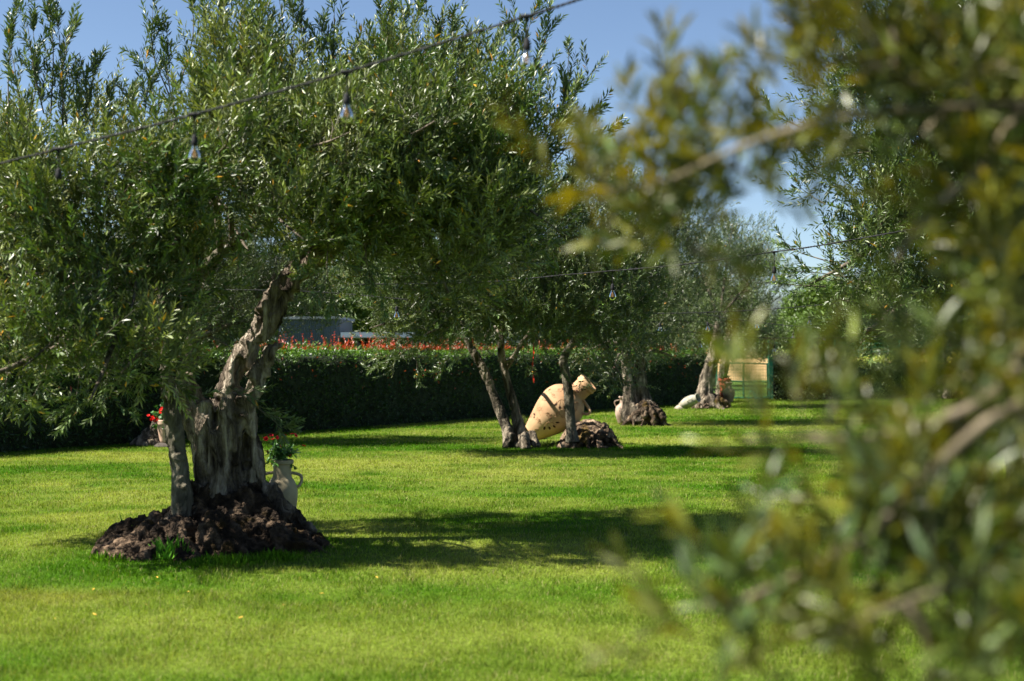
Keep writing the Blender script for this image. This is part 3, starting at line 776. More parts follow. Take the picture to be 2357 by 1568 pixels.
# ---- right-hand olive
T6 = thing("olive_tree", G(2360, 1150), "x", "tree", "olive trees in rows on the lawn")
T6["label"] = "broad drooping olive behind the blurred twigs at right, seen beyond the string lights"
tr6 = L4([(2370, 1160, 15, .3), (2360, 1060, 15, .2), (2330, 940, 15, .17), (2290, 800, 15, .14), (2240, 650, 15, .1), (2180, 480, 15, .07)])
tr6b = L4([(2350, 1000, 15, .14), (2420, 850, 15.1, .12), (2500, 650, 15.2, .09), (2560, 450, 15.2, .06)])
old_wood("trunk", M['bark_warm'], T6, [ltube(tr6, 14, 12), ltube(tr6b, 12, 12)], .025, .03, 6, .3, (), None, 1, 91, .01, .6)
mbl, mbb = MB(), MB()
B6 = [(2080, 180, 15, 200, 190, 1.1, .9), (1960, 330, 14.8, 120, 130, .8, .6), (2250, 320, 15, 230, 220, 1.3, 1.0), (2150, 480, 14.8, 200, 150, 1.1, .9), (2000, 560, 14.7, 120, 110, .8, .7), (2200, 620, 14.7, 180, 120, 1.0, .9),
      (2350, 540, 15, 200, 200, 1.2, 1.0), (2070, 700, 14.7, 120, 80, .7, .7), (1930, 620, 14.6, 70, 50, .5, .45), (2230, 740, 14.7, 130, 60, .8, .7), (2450, 250, 15, 220, 260, 1.3, .8), (2350, 60, 15, 220, 150, 1.2, .8), (2120, 30, 15.2, 150, 110, .9, .7),
      (2320, 780, 14.8, 110, 70, .7, .7), (2000, 760, 14.6, 60, 40, .5, .4)]
make_crown(92, B6, [limb(tr6, 14)[7:], limb(tr6b, 12)[6:]], dict(OLIVE, yellow=.004), mbl, mbb, per=18, clump=.32, tint=((.05, .095, .022), (.09, .125, .045)))
sprigs(93, [(1960, 640, 1835, 625, 14.5), (1900, 600, 1810, 560, 14.5), (1940, 600, 1850, 640, 14.5), (1860, 300, 1750, 235, 14.5), (1880, 400, 1800, 320, 14.5), (1980, 700, 1915, 690, 14.5), (2000, 770, 1930, 775, 14.5), (1990, 780, 1940, 815, 14.4), (1900, 470, 1840, 430, 14.5), (1900, 660, 1790, 655, 14.4)], OLIVE, mbl, mbb)
tree_done(T6, mbl, mbb)

# ---- slender trees far right
row_tree(101, 2180, 918, "olive with thin pale trunks far behind the blurred twigs, clay pots beneath",
    [[(2178, 918, 46, .14), (2180, 880, 46, .1), (2175, 830, 46, .08)], [(2208, 915, 46.4, .12), (2208, 860, 46.4, .09), (2214, 820, 46.4, .08)], [(2185, 905, 46.2, .1), (2196, 912, 46.2, .09), (2208, 905, 46.3, .1)]],
    [(2160, 770, 46, 90, 60, 1.5, .8), (2220, 740, 46, 80, 80, 1.4, .8)], leaf=.075, clump=.55)

row_tree(105, 2300, 918, "single-trunk olive right of the big round terracotta jar, far off", [[(2300, 920, 45, .16), (2290, 870, 45, .13), (2275, 820, 45, .1)]],
    [(2290, 740, 45, 90, 70, 1.4, .8), (2350, 780, 45, 70, 60, 1.3, .7)], leaf=.075, clump=.55)

# ---- the very near olive, out of focus at the right edge
T7 = thing("olive_tree", (1.75, 2.3, 0), "x", "tree", "olive trees in rows on the lawn")
T7["label"] = "blurred olive close to the lens, its yellowish twigs filling the right side"
tr7 = np.array([[1.75, 2.3, 0, .2], [1.72, 2.35, .6, .15], [1.6, 2.4, 1.2, .13], [1.5, 2.45, 1.8, .11], [1.45, 2.4, 2.5, .08]])
old_wood("trunk", M['bark_warm'], T7, [ltube(tr7, 16, 14)], .02, .02, 6, .3, (), None, 1, 111, .008, .6)
mbl, mbb = MB(), MB()
br = [[(3200, 300, 2.45, .03), (2600, 120, 2.35, .014), (2290, 160, 2.3, .009), (2140, 200, 2.3, .008), (2000, 150, 2.25, .006), (1880, 100, 2.2, .004)],
      [(3200, 400, 2.45, .03), (2600, 260, 2.35, .012), (2200, 250, 2.3, .008), (1900, 280, 2.25, .0065), (1690, 345, 2.3, .0055), (1520, 420, 2.45, .004), (1330, 440, 2.6, .003)],
      [(3200, 900, 2.4, .025), (2700, 900, 2.2, .016), (2350, 930, 2.0, .009), (2120, 1110, 1.95, .008), (2000, 1230, 1.95, .007), (1860, 1310, 1.95, .005), (1680, 1400, 1.95, .005)],
      [(3100, 1100, 2.4, .02), (2600, 1250, 2.1, .01), (2300, 1320, 1.9, .006), (2050, 1400, 1.85, .0045), (1850, 1500, 1.85, .003)],
      [(3000, 600, 2.4, .02), (2500, 650, 2.2, .014), (2300, 900, 2.1, .01), (2050, 1000, 2.1, .008), (1900, 1010, 2.1, .006), (1720, 1010, 2.15, .004)],
      [(2350, 250, 2.3, .01), (2250, 400, 2.3, .009), (2150, 480, 2.3, .007), (2060, 600, 2.3, .005)]]
bl = []
for q in br:
    c = limb(L4(q), 22); bl.append(c); mbb.add(*tube(c[:, :3], c[:, 3], 8))
NEAR = dict(OLIVE, len=.056, wid=.0100, fine=True, pairs=7, shoot=(.07, .15), twig=.001, yellow=.0, var=.6)
B7 = [(2260, 130, 2.35, 190, 190, .3, 1.0), (2350, 430, 2.3, 100, 200, .3, 1.1), (2050, 60, 2.3, 150, 90, .25, .8), (2130, 330, 2.35, 110, 90, .22, .5), (1900, 200, 2.3, 90, 60, .18, .4), (1780, 30, 2.4, 90, 35, .15, .3), 
      (1590, 440, 2.55, 70, 35, .16, .7), (1400, 440, 2.65, 90, 30, .13, .7), (1570, 520, 2.5, 80, 20, .15, .9), (1480, 300, 2.6, 25, 30, .08, .4), (1700, 330, 2.4, 60, 30, .1, .3), (1780, 430, 2.4, 50, 50, .12, .35),
      (2400, 250, 2.6, 110, 300, .3, 1.0), (2400, 750, 2.5, 100, 260, .3, 1.0), (2390, 1250, 2.3, 90, 300, .3, 1.0), (2180, 120, 2.6, 120, 120, .25, .7), (2380, 800, 2.2, 70, 150, .25, 1.1), (2370, 1120, 2.05, 80, 180, .22, 1.2), (2290, 1340, 1.95, 120, 140, .2, 1.1), (2200, 1250, 2.0, 90, 90, .18, .7), (2180, 880, 2.3, 60, 90, .15, .45), (2350, 1520, 1.9, 120, 120, .22, 1.3), (2330, 1000, 2.2, 90, 120, .2, .9), (1650, 1440, 1.95, 50, 60, .1, .25), (2120, 1440, 1.9, 110, 110, .18, .65), (1930, 1330, 1.95, 100, 90, .15, .34), (1760, 1430, 1.95, 80, 80, .12, .32),
      (2090, 1170, 2.05, 60, 60, .15, .3), (1870, 1030, 2.1, 40, 20, .08, .3), (2230, 1020, 2.1, 60, 80, .15, .45), (2310, 650, 2.3, 60, 100, .2, .6), (2140, 1580, 1.85, 120, 60, .18, .5)]
make_crown(112, B7, None, NEAR, mbl, mbb, per=5, clump=.088, tint=((.1, .105, .011), (.045, .08, .026)))
for b in B7:
    c = P(b[0], b[1], b[2]); k = min(range(len(bl)), key=lambda i: np.min(np.sum((bl[i][:, :3] - c) ** 2, 1)))
    j = int(np.argmin(np.sum((bl[k][:, :3] - c) ** 2, 1))); a = bl[k][j]
    q = limb(np.vstack([a, np.r_[(a[:3] + c) / 2 + rg.normal(size=3) * .02, .004], np.r_[c, .002]]), 7); mbb.add(*tube(q[:, :3], q[:, 3], 6))
tree_done(T7, mbl, mbb, M['olive_near'], M['bark_pale'])
print("near foreground", mbl.n)

# ================================================================== HEDGES, BUSHES, BACKGROUND TREES
def leaf_scatter(rg, mb, Ppos, Nrm, size, ratio, cols, spread=.8):
    n = len(Ppos)
    D = unit(Nrm * .6 + rg.normal(size=(n, 3)) * spread + [0, 0, .25]); U = unit(Nrm + rg.normal(size=(n, 3)) * .6 + [0, 0, .4])
    L = size * rg.uniform(.7, 1.3, n)
    leaf_geo(mb, Ppos, D, U, L, L * ratio, cols, fold=.2, curve=.05)

def hedge_wall(name, A, B, h, th, label, cat, dens, leafsize, ratio, c0, c1, seed, reds=0, core=(.02, .03, .012), topn=.08, faceback=False):
    rg = np.random.default_rng(seed)
    A = np.array([*A, 0.]); B = np.array([*B, 0.]); u = unit(B - A); nrm = np.array([u[1], -u[0], 0.]); Ln = np.linalg.norm(B - A)
    t = thing(name, (A + B) / 2, label, cat)
    # solid dark core put inside so the hedge isn't see-through
    nx, nz = int(Ln / .25), 9
    ring = [(-th * .36, 0), (-th * .38, h * .3), (-th * .38, h * .7), (-th * .3, h * .9), (0, h * .94), (th * .3, h * .9), (th * .38, h * .7), (th * .38, h * .3), (th * .36, 0)]
    V = []
    for i in range(nx + 1):
        for a, z in ring: V.append(A + u * Ln * i / nx + nrm * a + [0, 0, z])
    V = np.array(V); V[:, 2] *= 1 + .06 * fbm(V * 1.3, 2, seed)
    V[:, :2] += nrm[:2] * (.09 * fbm(V * 2.1, 3, seed + 1))[:, None]
    F = [(i * 9 + j, (i + 1) * 9 + j, (i + 1) * 9 + j + 1, i * 9 + j + 1) for i in range(nx) for j in range(8)]
    F = [(a, b, c, d) for a, b, c, d in F] + [(0, 1, 2, 3), (0, 3, 4, 8), (4, 5, 6, 8), (6, 7, 8, 8)][:0]
    obj_from("branches", V, F, plain(name + "_core", core, .95, var=.5, scale=9, bump=.8, dist=.05), t, None, True)
    mb = MB()
    n = int(Ln * (h * 2 + th) * dens)
    s = rg.uniform(0, Ln, n); q = rg.uniform(0, h * 2 + th, n)
    off = np.where(q < h, th / 2, np.where(q < h + th, th / 2 - (q - h), -th / 2)); z = np.where(q < h, q, np.where(q < h + th, h, h - (q - h - th)))
    nn = np.where((q < h)[:, None], nrm, np.where((q < h + th)[:, None], np.array([0, 0, 1.]), -nrm))
    Pp = A + u * s[:, None] + nrm * off[:, None] + np.array([0, 0, 1.]) * z[:, None]
    bulge = fbm(np.stack([s * 1.5, z * 1.8, off], 1), 3, seed + 4)
    Pp = Pp + nn * (bulge * .22 - rg.random(n) * .18)[:, None] 
    Pp[:, 2] = np.maximum(Pp[:, 2] + (z > h * .9) * topn * fbm(np.stack([s * 3, s * 0, off * 3], 1), 2, seed + 6), .03)
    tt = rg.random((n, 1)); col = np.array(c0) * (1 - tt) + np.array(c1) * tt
    col = np.where((z > h * .9)[:, None] | (rg.random((n, 1)) < .04), col * [3.4, 3.0, 1.8], col)  # young top leaves paler; lit top against shaded face also put into colour
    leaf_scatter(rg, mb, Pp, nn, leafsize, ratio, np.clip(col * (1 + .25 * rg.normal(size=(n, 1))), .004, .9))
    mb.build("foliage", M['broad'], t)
    if reds:
        mb = MB(); n = int(Ln * reds)
        s = rg.uniform(0, Ln, n); den = fbm(np.stack([s * .9, s * 0, s * 0], 1), 2, seed + 8); px_ = (A[0] + u[0] * s) / (A[1] + u[1] * s) * FP + 1178.5; win = np.where((px_ > 560) & (px_ < 1180), 1.0, .12)
        k = rg.random(n) < (.5 + .75 * den) * win; s = s[k]; n = len(s)
        off = rg.uniform(-th * .45, th * .5, n); H = rg.uniform(.06, .34, n) * np.clip(.85 + 1.1 * fbm(np.stack([s * 1.3, s * 0, s * 0], 1), 2, 3), .3, 1.8)
        S0 = A + u * s[:, None] + nrm * off[:, None] + np.array([0, 0, 1.]) * (h - .03); K = 7
        lean = rg.normal(size=(n, 3)) * .25 + [0, 0, 1]
        for kx in range(K):
            for sg in (1, -1):
                tt = (kx + .5) / K; a = rg.uniform(0, 6.28, n)
                pos = S0 + unit(lean) * (H * tt)[:, None]; rad = np.stack([np.cos(a), np.sin(a), np.zeros(n)], 1)
                c = np.where(rg.random((n, 1)) < .8, np.array([[.42, .045, .012]]), np.array([[.3, .12, .02]])) * rg.uniform(.6, 1.3, (n, 1))
                L = rg.uniform(.05, .085, n) * (1.1 - .4 * tt)
                leaf_geo(mb, pos, unit(lean) * .8 + rad * .75, unit(rad * -.3 + [0, 0, 1] + rg.normal(size=(n, 3)) * .3), L, L * .36, c, fold=.2)
        # a few red sprays lower on the face
        n = int(Ln * 9); s = rg.uniform(0, Ln, n); z = h - rg.random(n) ** 2 * h * .55
        Pp = A + u * s[:, None] + nrm * (th / 2 + .05) + np.array([0, 0, 1.]) * z[:, None]
        leaf_scatter(rg, mb, Pp, np.tile(nrm, (n, 1)), .08, .38, np.tile([.4, .07, .02], (n, 1)) * rg.uniform(.5, 1.2, (n, 1)))
        mb.build("new_growth", M['broad'], t)
    return t

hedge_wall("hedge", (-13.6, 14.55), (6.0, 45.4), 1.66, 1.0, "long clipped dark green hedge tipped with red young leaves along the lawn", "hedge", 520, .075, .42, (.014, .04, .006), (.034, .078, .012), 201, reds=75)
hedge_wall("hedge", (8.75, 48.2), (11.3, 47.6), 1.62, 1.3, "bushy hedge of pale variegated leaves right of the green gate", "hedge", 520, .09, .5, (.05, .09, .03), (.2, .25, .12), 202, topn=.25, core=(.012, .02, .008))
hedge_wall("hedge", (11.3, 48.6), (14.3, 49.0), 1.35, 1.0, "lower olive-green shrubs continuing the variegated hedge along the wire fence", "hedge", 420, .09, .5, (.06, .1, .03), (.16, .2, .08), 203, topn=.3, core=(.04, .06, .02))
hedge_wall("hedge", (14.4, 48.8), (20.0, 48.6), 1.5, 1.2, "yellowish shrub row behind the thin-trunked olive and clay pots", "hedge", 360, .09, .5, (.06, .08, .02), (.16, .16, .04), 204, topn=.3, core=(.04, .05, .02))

def broad_tree(seed, x, d, label, top, halfw, c0, c1, size=.1, n=60, dens=1.0, low=780, cat="tree"):
    rg = np.random.default_rng(seed); low = 812
    b = P(x, 810, d); b[2] = 0
    t = thing("broadleaf_tree", b, label, cat, "leafy trees beyond the garden")
    H = EYE + (HZ - top) / FP * d; Rw = halfw / FP * d; zl = max(.4, EYE + (HZ - low) / FP * d)
    l = np.array([[*b, .2], [*(b + [0.1, 0, H * .3]), .15], [*(b + [0, .1, H * .6]), .08], [*(b + [0, 0, H * .85]), .03]])
    mt = [ltube(l, 10, 10)]
    for k in range(5):
        a = k * 1.3; z = H * (.25 + .1 * k)
        mt.append(ltube(np.array([[*(b + [0, 0, z]), .08], [*(b + [math.cos(a) * Rw * .4, math.sin(a) * Rw * .4, z + H * .15]), .05], [*(b + [math.cos(a) * Rw * .75, math.sin(a) * Rw * .75, z + H * .25]), .02]]), 6, 6))
    m = MB()
    for q in mt: m.add(*q)
    m.build("trunk", M['bark_branch'], t, smooth=True)
    mb = MB(); c = b + [0, 0, (H + zl) / 2]; R = np.array([Rw, Rw, (H - zl) / 2])
    dd = unit(rg.normal(size=(n, 3))); cc = c + dd * R * (rg.random((n, 1)) ** .4) * .9
    per = int(700 * dens); ci = np.repeat(np.arange(n), per); r = .27 * Rw + .1
    o = unit(rg.normal(size=(n * per, 3))) ; pos = cc[ci] + o * r * (rg.random((n * per, 1)) ** .4) * rg.uniform(.7, 1.3, (n, 1))[ci]
    tt = rg.random((n, 1))[ci] * .7 + rg.random((n * per, 1)) * .3
    col = np.array(c0) * (1 - tt) + np.array(c1) * tt
    leaf_scatter(rg, mb, pos, o, size, .5, col, 1.0)
    mb.build("crown", M['broad'], t)

broad_tree(301, 1900, 62, "bright green leafy tree right of the far hill", 640, 95, (.06, .12, .015), (.15, .24, .04), .13, 70, 1.2)
broad_tree(302, 2080, 60, "leafy tree behind the yellowish shrubs", 600, 120, (.06, .11, .02), (.13, .18, .04), .13, 60)
broad_tree(303, 2300, 62, "leafy tree behind the clay pots at far right", 560, 130, (.06, .11, .02), (.12, .17, .04), .13, 60)
broad_tree(304, 520, 42, "leafy tree over the hedge left of the grey shed", 560, 170, (.05, .1, .02), (.13, .2, .05), .1, 60)
broad_tree(305, 930, 52, "leafy tree behind the flat carport roof", 560, 190, (.07, .13, .02), (.17, .24, .05), .11, 70)
broad_tree(306, 1250, 56, "leafy tree over the hedge behind the giant amphora", 560, 170, (.05, .1, .02), (.12, .18, .04), .12, 60)
broad_tree(307, 180, 40, "leafy tree over the hedge at the left edge", 520, 190, (.05, .1, .02), (.12, .18, .05), .1, 60)
broad_tree(308, 1480, 60, "leafy tree over the hedge behind the two-trunked olive", 600, 130, (.05, .1, .02), (.12, .18, .04), .12, 50)

broad_tree(309, 700, 50, "leafy tree behind the grey shed", 600, 150, (.05, .1, .02), (.12, .19, .04), .12, 60)
broad_tree(310, 1090, 54, "leafy tree over the hedge between carport and giant amphora", 580, 150, (.06, .11, .02), (.15, .21, .05), .12, 60)
broad_tree(311, 1390, 58, "leafy tree over the hedge right of the giant amphora", 600, 130, (.05, .1, .02), (.13, .19, .04), .12, 60)
broad_tree(312, 1640, 66, "leafy tree behind the stout far olive", 640, 110, (.06, .12, .02), (.14, .2, .05), .13, 60)
broad_tree(313, 1790, 70, "leafy tree just beyond the gate post", 740, 60, (.06, .12, .02), (.14, .2, .05), .13, 50)
broad_tree(314, 370, 44, "leafy tree over the hedge behind the slim stem of the biggest olive", 560, 140, (.05, .1, .02), (.12, .19, .04), .11, 60)

def treeline():
    rg = np.random.default_rng(9); mb = MB()
    n = 420; X = rg.uniform(-140, 260, n); cc = np.stack([X, 330 + rg.normal(size=n) * 6, np.full(n, 2.5)], 1)
    hh = 3.5 + 3.0 * np.clip(fbm(np.stack([X * .04, X * 0, X * 0], 1), 3, 4) + .3, -.5, 1)
    per = 90; ci = np.repeat(np.arange(n), per); o = unit(rg.normal(size=(n * per, 3)))
    pos = cc[ci] * [1, 1, 0] + o * np.stack([np.full(n, 2.6), np.full(n, 2.6), hh * .5], 1)[ci] + np.stack([X * 0, X * 0, hh * .5], 1)[ci]
    leaf_scatter(rg, mb, pos, o, .9, .7, np.array([.06, .1, .03]) * rg.uniform(.6, 1.5, (n * per, 1)), 1.0)
    tag(mb.build("treeline", M['broad']), "far dark line of trees beyond the golden field", "trees", kind="stuff")
treeline()

# ================================================================== SHED AND CARPORT
def corrugated():
    t = thing("shed", P(712, 810, 38) * [1, 1, 0], "blue-grey corrugated shed behind the hedge", "shed")
    a, b = P(640, 735, 38), P(782, 735, 38); n = 60; V = []; F = []
    H = a[2]
    for i in range(n + 1):
        x = a[0] + (b[0] - a[0]) * i / n; y = 38 + .015 * (i % 2)
        V += [(x, y, 0), (x, y, H)]
    for i in range(n): F.append((2 * i, 2 * i + 2, 2 * i + 3, 2 * i + 1))
    k = len(V)
    V2, F2 = box((a[0], 38.03, 0), (b[0], 41, H)); m = MB(); m.add(V, F); m.add(V2, F2)
    m.build("wall", plain("shed_sheet", (.065, .082, .105), .5, .2, .4, .12, 3), t)
    m = MB(); m.add(*box((a[0] - .06, 37.92, H + .003), (b[0] + .06, 41.1, H + .07))); m.build("roof", plain("shed_roof", (.2, .22, .25), .6), t)
    t = thing("carport", P(850, 810, 37.5) * [1, 1, 0], "low carport with a pale flat roof beside the grey shed", "carport")
    x0, x1 = P(784, 0, 37.5)[0], P(960, 0, 37.5)[0]; z1, z0 = P(0, 765, 37.5)[2], P(0, 777, 37.5)[2]
    m = MB(); m.add(*box((x0, 37.5, z0), (x1, 41.5, z1))); m.build("roof", plain("pale_sheet", (.27, .33, .42), .5, 0, .4, .08, 4), t)
    for x in (x0 + .15, x1 - .15):
        m = MB(); m.add(*box((x - .04, 37.55, 0), (x + .04, 37.63, z0 - .003))); m.build("post", plain("post_paint", (.1, .1, .1)), t)
    m = MB(); m.add(*box((x0 + .02, 41.3, 0), (x1 - .02, 41.45, z0 - .003))); m.build("back_wall", plain("shade_dark_wall", (.03, .03, .028)), t)  # shade under the roof put into this wall's near-black colour
corrugated()

# ================================================================== GATE AND FENCE
green = plain("green_paint", (.01, .13, .075), .45, 0, .4, .15, 6)
def bar(a, b, r, seg=8): return tube(np.array([a, b]), r, seg)
def gate():
    d = 47.6
    t = thing("gate", G(1740, 920), "green metal field gate of bars and wire mesh between olive trunk and hedge", "gate")
    def Q(x, y): p = P(x, y, d); p[2] = max(0, p[2]); return p
    xs = [1650, 1712, 1766]; ztop = 838; zmid = 880; zb = 917
    for x in xs:
        m = MB(); m.add(*bar(Q(x, zb), Q(x, ztop - 2), .028)); m.build("upright", green, t)
    for y, o in ((ztop, 0), (zmid, 0), (zb - 1, 0)):
        m = MB(); m.add(*bar(Q(1650, y - (4 if y != zb - 1 else 0)), Q(1766, y), .025)); m.build("rail", green, t)
    m = MB()
    for x in np.arange(1652, 1766, 5.2): m.add(*bar(Q(x, zb), Q(x, ztop), .004, 4))
    for y in np.arange(ztop + 6, zb, 7): m.add(*bar(Q(1650, y), Q(1766, y), .004, 4))
    m.build("wire_mesh", green, t)
    m = MB(); m.add(*box(Q(1770, 920) - [0, .05, 0], Q(1779, 805) + [0, .07, 0]))
    tag(m.build("gate_post", green), "thick dark green post at the hinge side of the gate", "post")
    # wire fence behind the variegated hedge
    A, B = np.array([8.9, 49.3, 0]), np.array([20.5, 50.2, 0])
    f = thing("wire_fence", A, "green wire fence on tall thin posts behind the variegated hedge", "fence")
    for k in range(6):
        p = A + (B - A) * k / 5; m = MB(); m.add(*bar(p, p + [0, 0, 2.0], .035)); m.build("fence_post", green, f)
    m = MB()
    for z in np.arange(.1, 1.95, .15): m.add(*bar(A + [0, 0, z], B + [0, 0, z], .004, 4))
    for k in range(78):
        p = A + (B - A) * k / 77; m.add(*bar(p, p + [0, 0, 1.9], .003, 4))
    m.build("wire_mesh", green, f)
    # hose
    pts = [G(1722, 921), G(1726, 921) + [0, 0, .25], G(1734, 921) + [0, 0, .28], G(1741, 922) + [0, 0, .04], G(1752, 921) + [0, 0, .05], G(1762, 921) + [0, 0, .12], G(1768, 920) + [0, 0, .05]]
    c = catmull(pts, 40); m = MB(); m.add(*tube(c, .012, 8))
    tag(m.build("garden_hose", plain("hose", (.03, .3, .16), .4), smooth=True), "thin green garden hose looped on the ground at the gate foot", "hose")
gate()

# ================================================================== JARS AND POTS
def clay(name, a, b, scale=6, rough=.75, bump=.25):
    return plain(name, a, rough, 0, .25, .12, scale, bump, .006, col2=b)
def orient(V, base, axis):
    z = unit(axis); x = unit(np.cross([0, 1, 0.01], z)); y = np.cross(z, x)
    return V[:, :1] * x + V[:, 1:2] * y + V[:, 2:3] * z + np.asarray(base)

def handle(base, axis, prof, t0, t1, ang, out, r, mat, parent):
    """loop handle on a body of revolution; prof(z)->r"""
    z = unit(axis); x = unit(np.cross([0, 1, 0.01], z)); y = np.cross(z, x)
    rd = math.cos(ang) * x + math.sin(ang) * y
    p0 = base + z * t0 + rd * (prof(t0) - r * .6); p1 = base + z * t1 + rd * (prof(t1) - r * .6)
    H = t1 - t0; o = max(prof(t0), prof(t1)) + out
    pts = [p0, base + z * (t0 + H * .1) + rd * (o * .92), base + z * (t0 + H * .45) + rd * o * 1.05, base + z * (t0 + H * .85) + rd * o, base + z * (t1 + H * .02) + rd * (prof(t1) + out * .55), p1]
    pts[0] = p0
    c = catmull(pts, 22); m = MB(); m.add(*tube(c, r, 10)); return m.build("handle", mat, parent, smooth=True)

def jar(name, base, axis, profile, mat, label, cat, handles=(), inner=.018, group=None, seg=48, parts_only=None, soil=None):
    t = thing(name, base if parts_only is None else base, label, cat, group)
    pr = np.array(profile, float)
    sm = smooth_profile(pr, 70)
    rim = sm[-1]
    ins = [(max(.01, r - inner), z) for r, z in reversed(sm) if z > .03] 
    ins[0] = (rim[0] - inner, rim[1] + .001)
    ins.append((.005, ins[-1][1]))
    V, F = lathe(sm + [(rim[0] - inner * .5, rim[1] + inner * .5)] + ins, seg)
    V = orient(V, base, axis)
    m = MB(); m.add(V, F); m.build("body", mat, t, smooth=True)
    zz = np.array([p[1] for p in sm]); rr = np.array([p[0] for p in sm]); o = np.argsort(zz)
    pf = lambda z: float(np.interp(z, zz[o], rr[o]))
    for (t0, t1, ang, out, r) in handles: handle(np.asarray(base, float), axis, pf, t0, t1, ang, out, r, mat, t)
    return t, pf

buff = clay("buff_clay", (.3, .25, .155), (.42, .36, .23))
sand = clay("sandy_orange_clay", (.36, .2, .105), (.55, .36, .2), 1.9)
white = clay("whitish_clay", (.24, .23, .18), (.4, .37, .29))
terra = clay("terracotta", (.5, .2, .09), (.62, .3, .15))
pale = clay("pale_terracotta", (.52, .34, .25), (.66, .46, .34))
redclay = clay("red_clay", (.28, .04, .02), (.36, .08, .04))

# vase with red flowers beside the big olive
vb = G(647, 1232, 0)
vb = np.array([(647 - 1178.5) / FP * 12.55, 12.55, .0]); 
hv = EYE + (HZ - 1060) / FP * 12.55
s = hv / .66
prof = [(.09 * s, 0), (.098 * s, .03 * s), (.125 * s, .17 * s), (.142 * s, .32 * s), (.138 * s, .41 * s), (.112 * s, .475 * s), (.086 * s, .515 * s), (.082 * s, .58 * s), (.086 * s, .62 * s), (.099 * s, .635 * s), (.101 * s, .66 * s)]
jar("amphora", vb, (0.02, 0, 1), prof, buff, "slim sandy two-handled amphora holding red flowers beside the largest olive trunk", "amphora",
    [(.42 * s, .545 * s, .05, .03, .014), (.42 * s, .545 * s, math.pi + .05, .03, .014)])
# a ring groove line
# giant tilted amphora
gb = P(1225, 997, 24.75); ga = P(1355, 879, 24.75) - gb; GL = float(np.linalg.norm(ga)) ; ga = unit(ga + np.array([0, -.18, 0]))
k = GL / 1.30
gprof = [(.17, 0), (.185, .04), (.262, .22), (.34, .42), (.388, .6), (.392, .72), (.355, .85), (.27, .95), (.185, 1.01), (.168, 1.06), (.166, 1.15), (.168, 1.19), (.182, 1.21), (.186, 1.24), (.178, 1.256), (.185, 1.28), (.184, 1.3)]
gprof = [(r * k, z * k) for r, z in gprof]
big, pf = jar("amphora", gb, ga, gprof, sand, "giant sandy-orange amphora tilted mouth-up, carved with fans and leaf slits", "amphora", (), .035, None, 72)
for ang in (None,):
    pass
zax = unit(ga); xax = unit(np.cross([0, 1, 0.01], zax)); yax = np.cross(zax, xax)
def surf(z, a, off=0.0):
    """point on the big jar: z metres along axis, angle a"""
    return gb + zax * z + (math.cos(a) * xax + math.sin(a) * yax) * (pf(z) + off)
# viewer-facing angle
av = math.atan2(np.dot([0, -1, 0], yax), np.dot([0, -1, 0], xax))
# screen right-down side of the axis
side = math.atan2(np.dot([.66, 0, -.75], yax), np.dot([.66, 0, -.75], xax))
handle(gb, ga, pf, .88 * k, 1.03 * k, side + (.35 if math.sin(av - side) > 0 else -.35), .05, .026, sand, big)
handle(gb, ga, pf, .88 * k, 1.03 * k, side + math.pi - (1.2 if math.sin(av - side) > 0 else -1.2), .03, .026, sand, big)
dark = plain("slit_shadow_clay", (.06, .03, .018), .95)  # for the slit lenses: the shade of a cut put into their colour
sg = 1 if math.sin(side - av) > 0 else -1
def dsurf(z, s, off): return surf(z, av + sg * s, off)     # s>0: towards the lower right in view
def slit(mb, z, s, dz, ds, w):
    """dark lens laid on the surface from (z,s) along (dz,ds) metres"""
    r = pf(z); L = math.hypot(dz, ds); ux, uy = dz / L, ds / L; V = []; n = 9
    for i in range(n):
        t = i / (n - 1); ww = w * math.sin(math.pi * max(.02, min(.98, t))) ** .7
        for e in (-1, 0, 1):
            zz = z + dz * t - uy * e * ww; ss = s + (ds * t + ux * e * ww) / r
            V.append(dsurf(zz, ss, .004 if e == 0 else .0025))
    F = [(i * 3 + j, i * 3 + j + 1, i * 3 + 4 + j, i * 3 + 3 + j) for i in range(n - 1) for j in range(2)]
    V = np.array(V); F = np.array(F)
    mb.add(V, F); mb.add(V, F[:, ::-1])
def line(mb, pts, r=.005, off=.003):
    c = catmull(np.array(pts + [pts[-1]])[:len(pts)], 26); mb.add(*tube(np.array([dsurf(z, s / max(.1, pf(z)), off) for z, s in c]), r, 5))
slits = []; mrel = MB()
_z = np.linspace(.03, 1.25 * k, 240); _s = np.linspace(-1.45, 1.45, 240)
_grid = np.array([dsurf(z, q, 0) for z in _z for q in _s]); _zs = np.array([(z, q) for z in _z for q in _s])
_px = np.stack([_grid[:, 0] / _grid[:, 1] * FP + 1178.5, HZ - (_grid[:, 2] - EYE) / _grid[:, 1] * FP], 1)
def on_jar(u, v):
    """surface coordinates of the jar at survey point u, v (in the reference crop's units)"""
    x, y = 1012.8 + u / 3.406, 759.6 + v / 3.406
    return _zs[int(np.argmin(np.sum((_px - [x, y]) ** 2, 1)))]
def cut(u0, v0, u1, v1, w=.019):
    (z0, s0), (z1, s1) = on_jar(u0, v0), on_jar(u1, v1); q_ = MB(); slits.append(q_); slit(q_, z0, s0, z1 - z0, (s1 - s0) * pf((z0 + z1) / 2), w)
def trace(pts, r=.0032, off=.001):
    q = np.array([on_jar(*p) for p in pts]); c = catmull(q, 26); mrel.add(*tube(np.array([dsurf(z, t, off) for z, t in c]), r, 5))
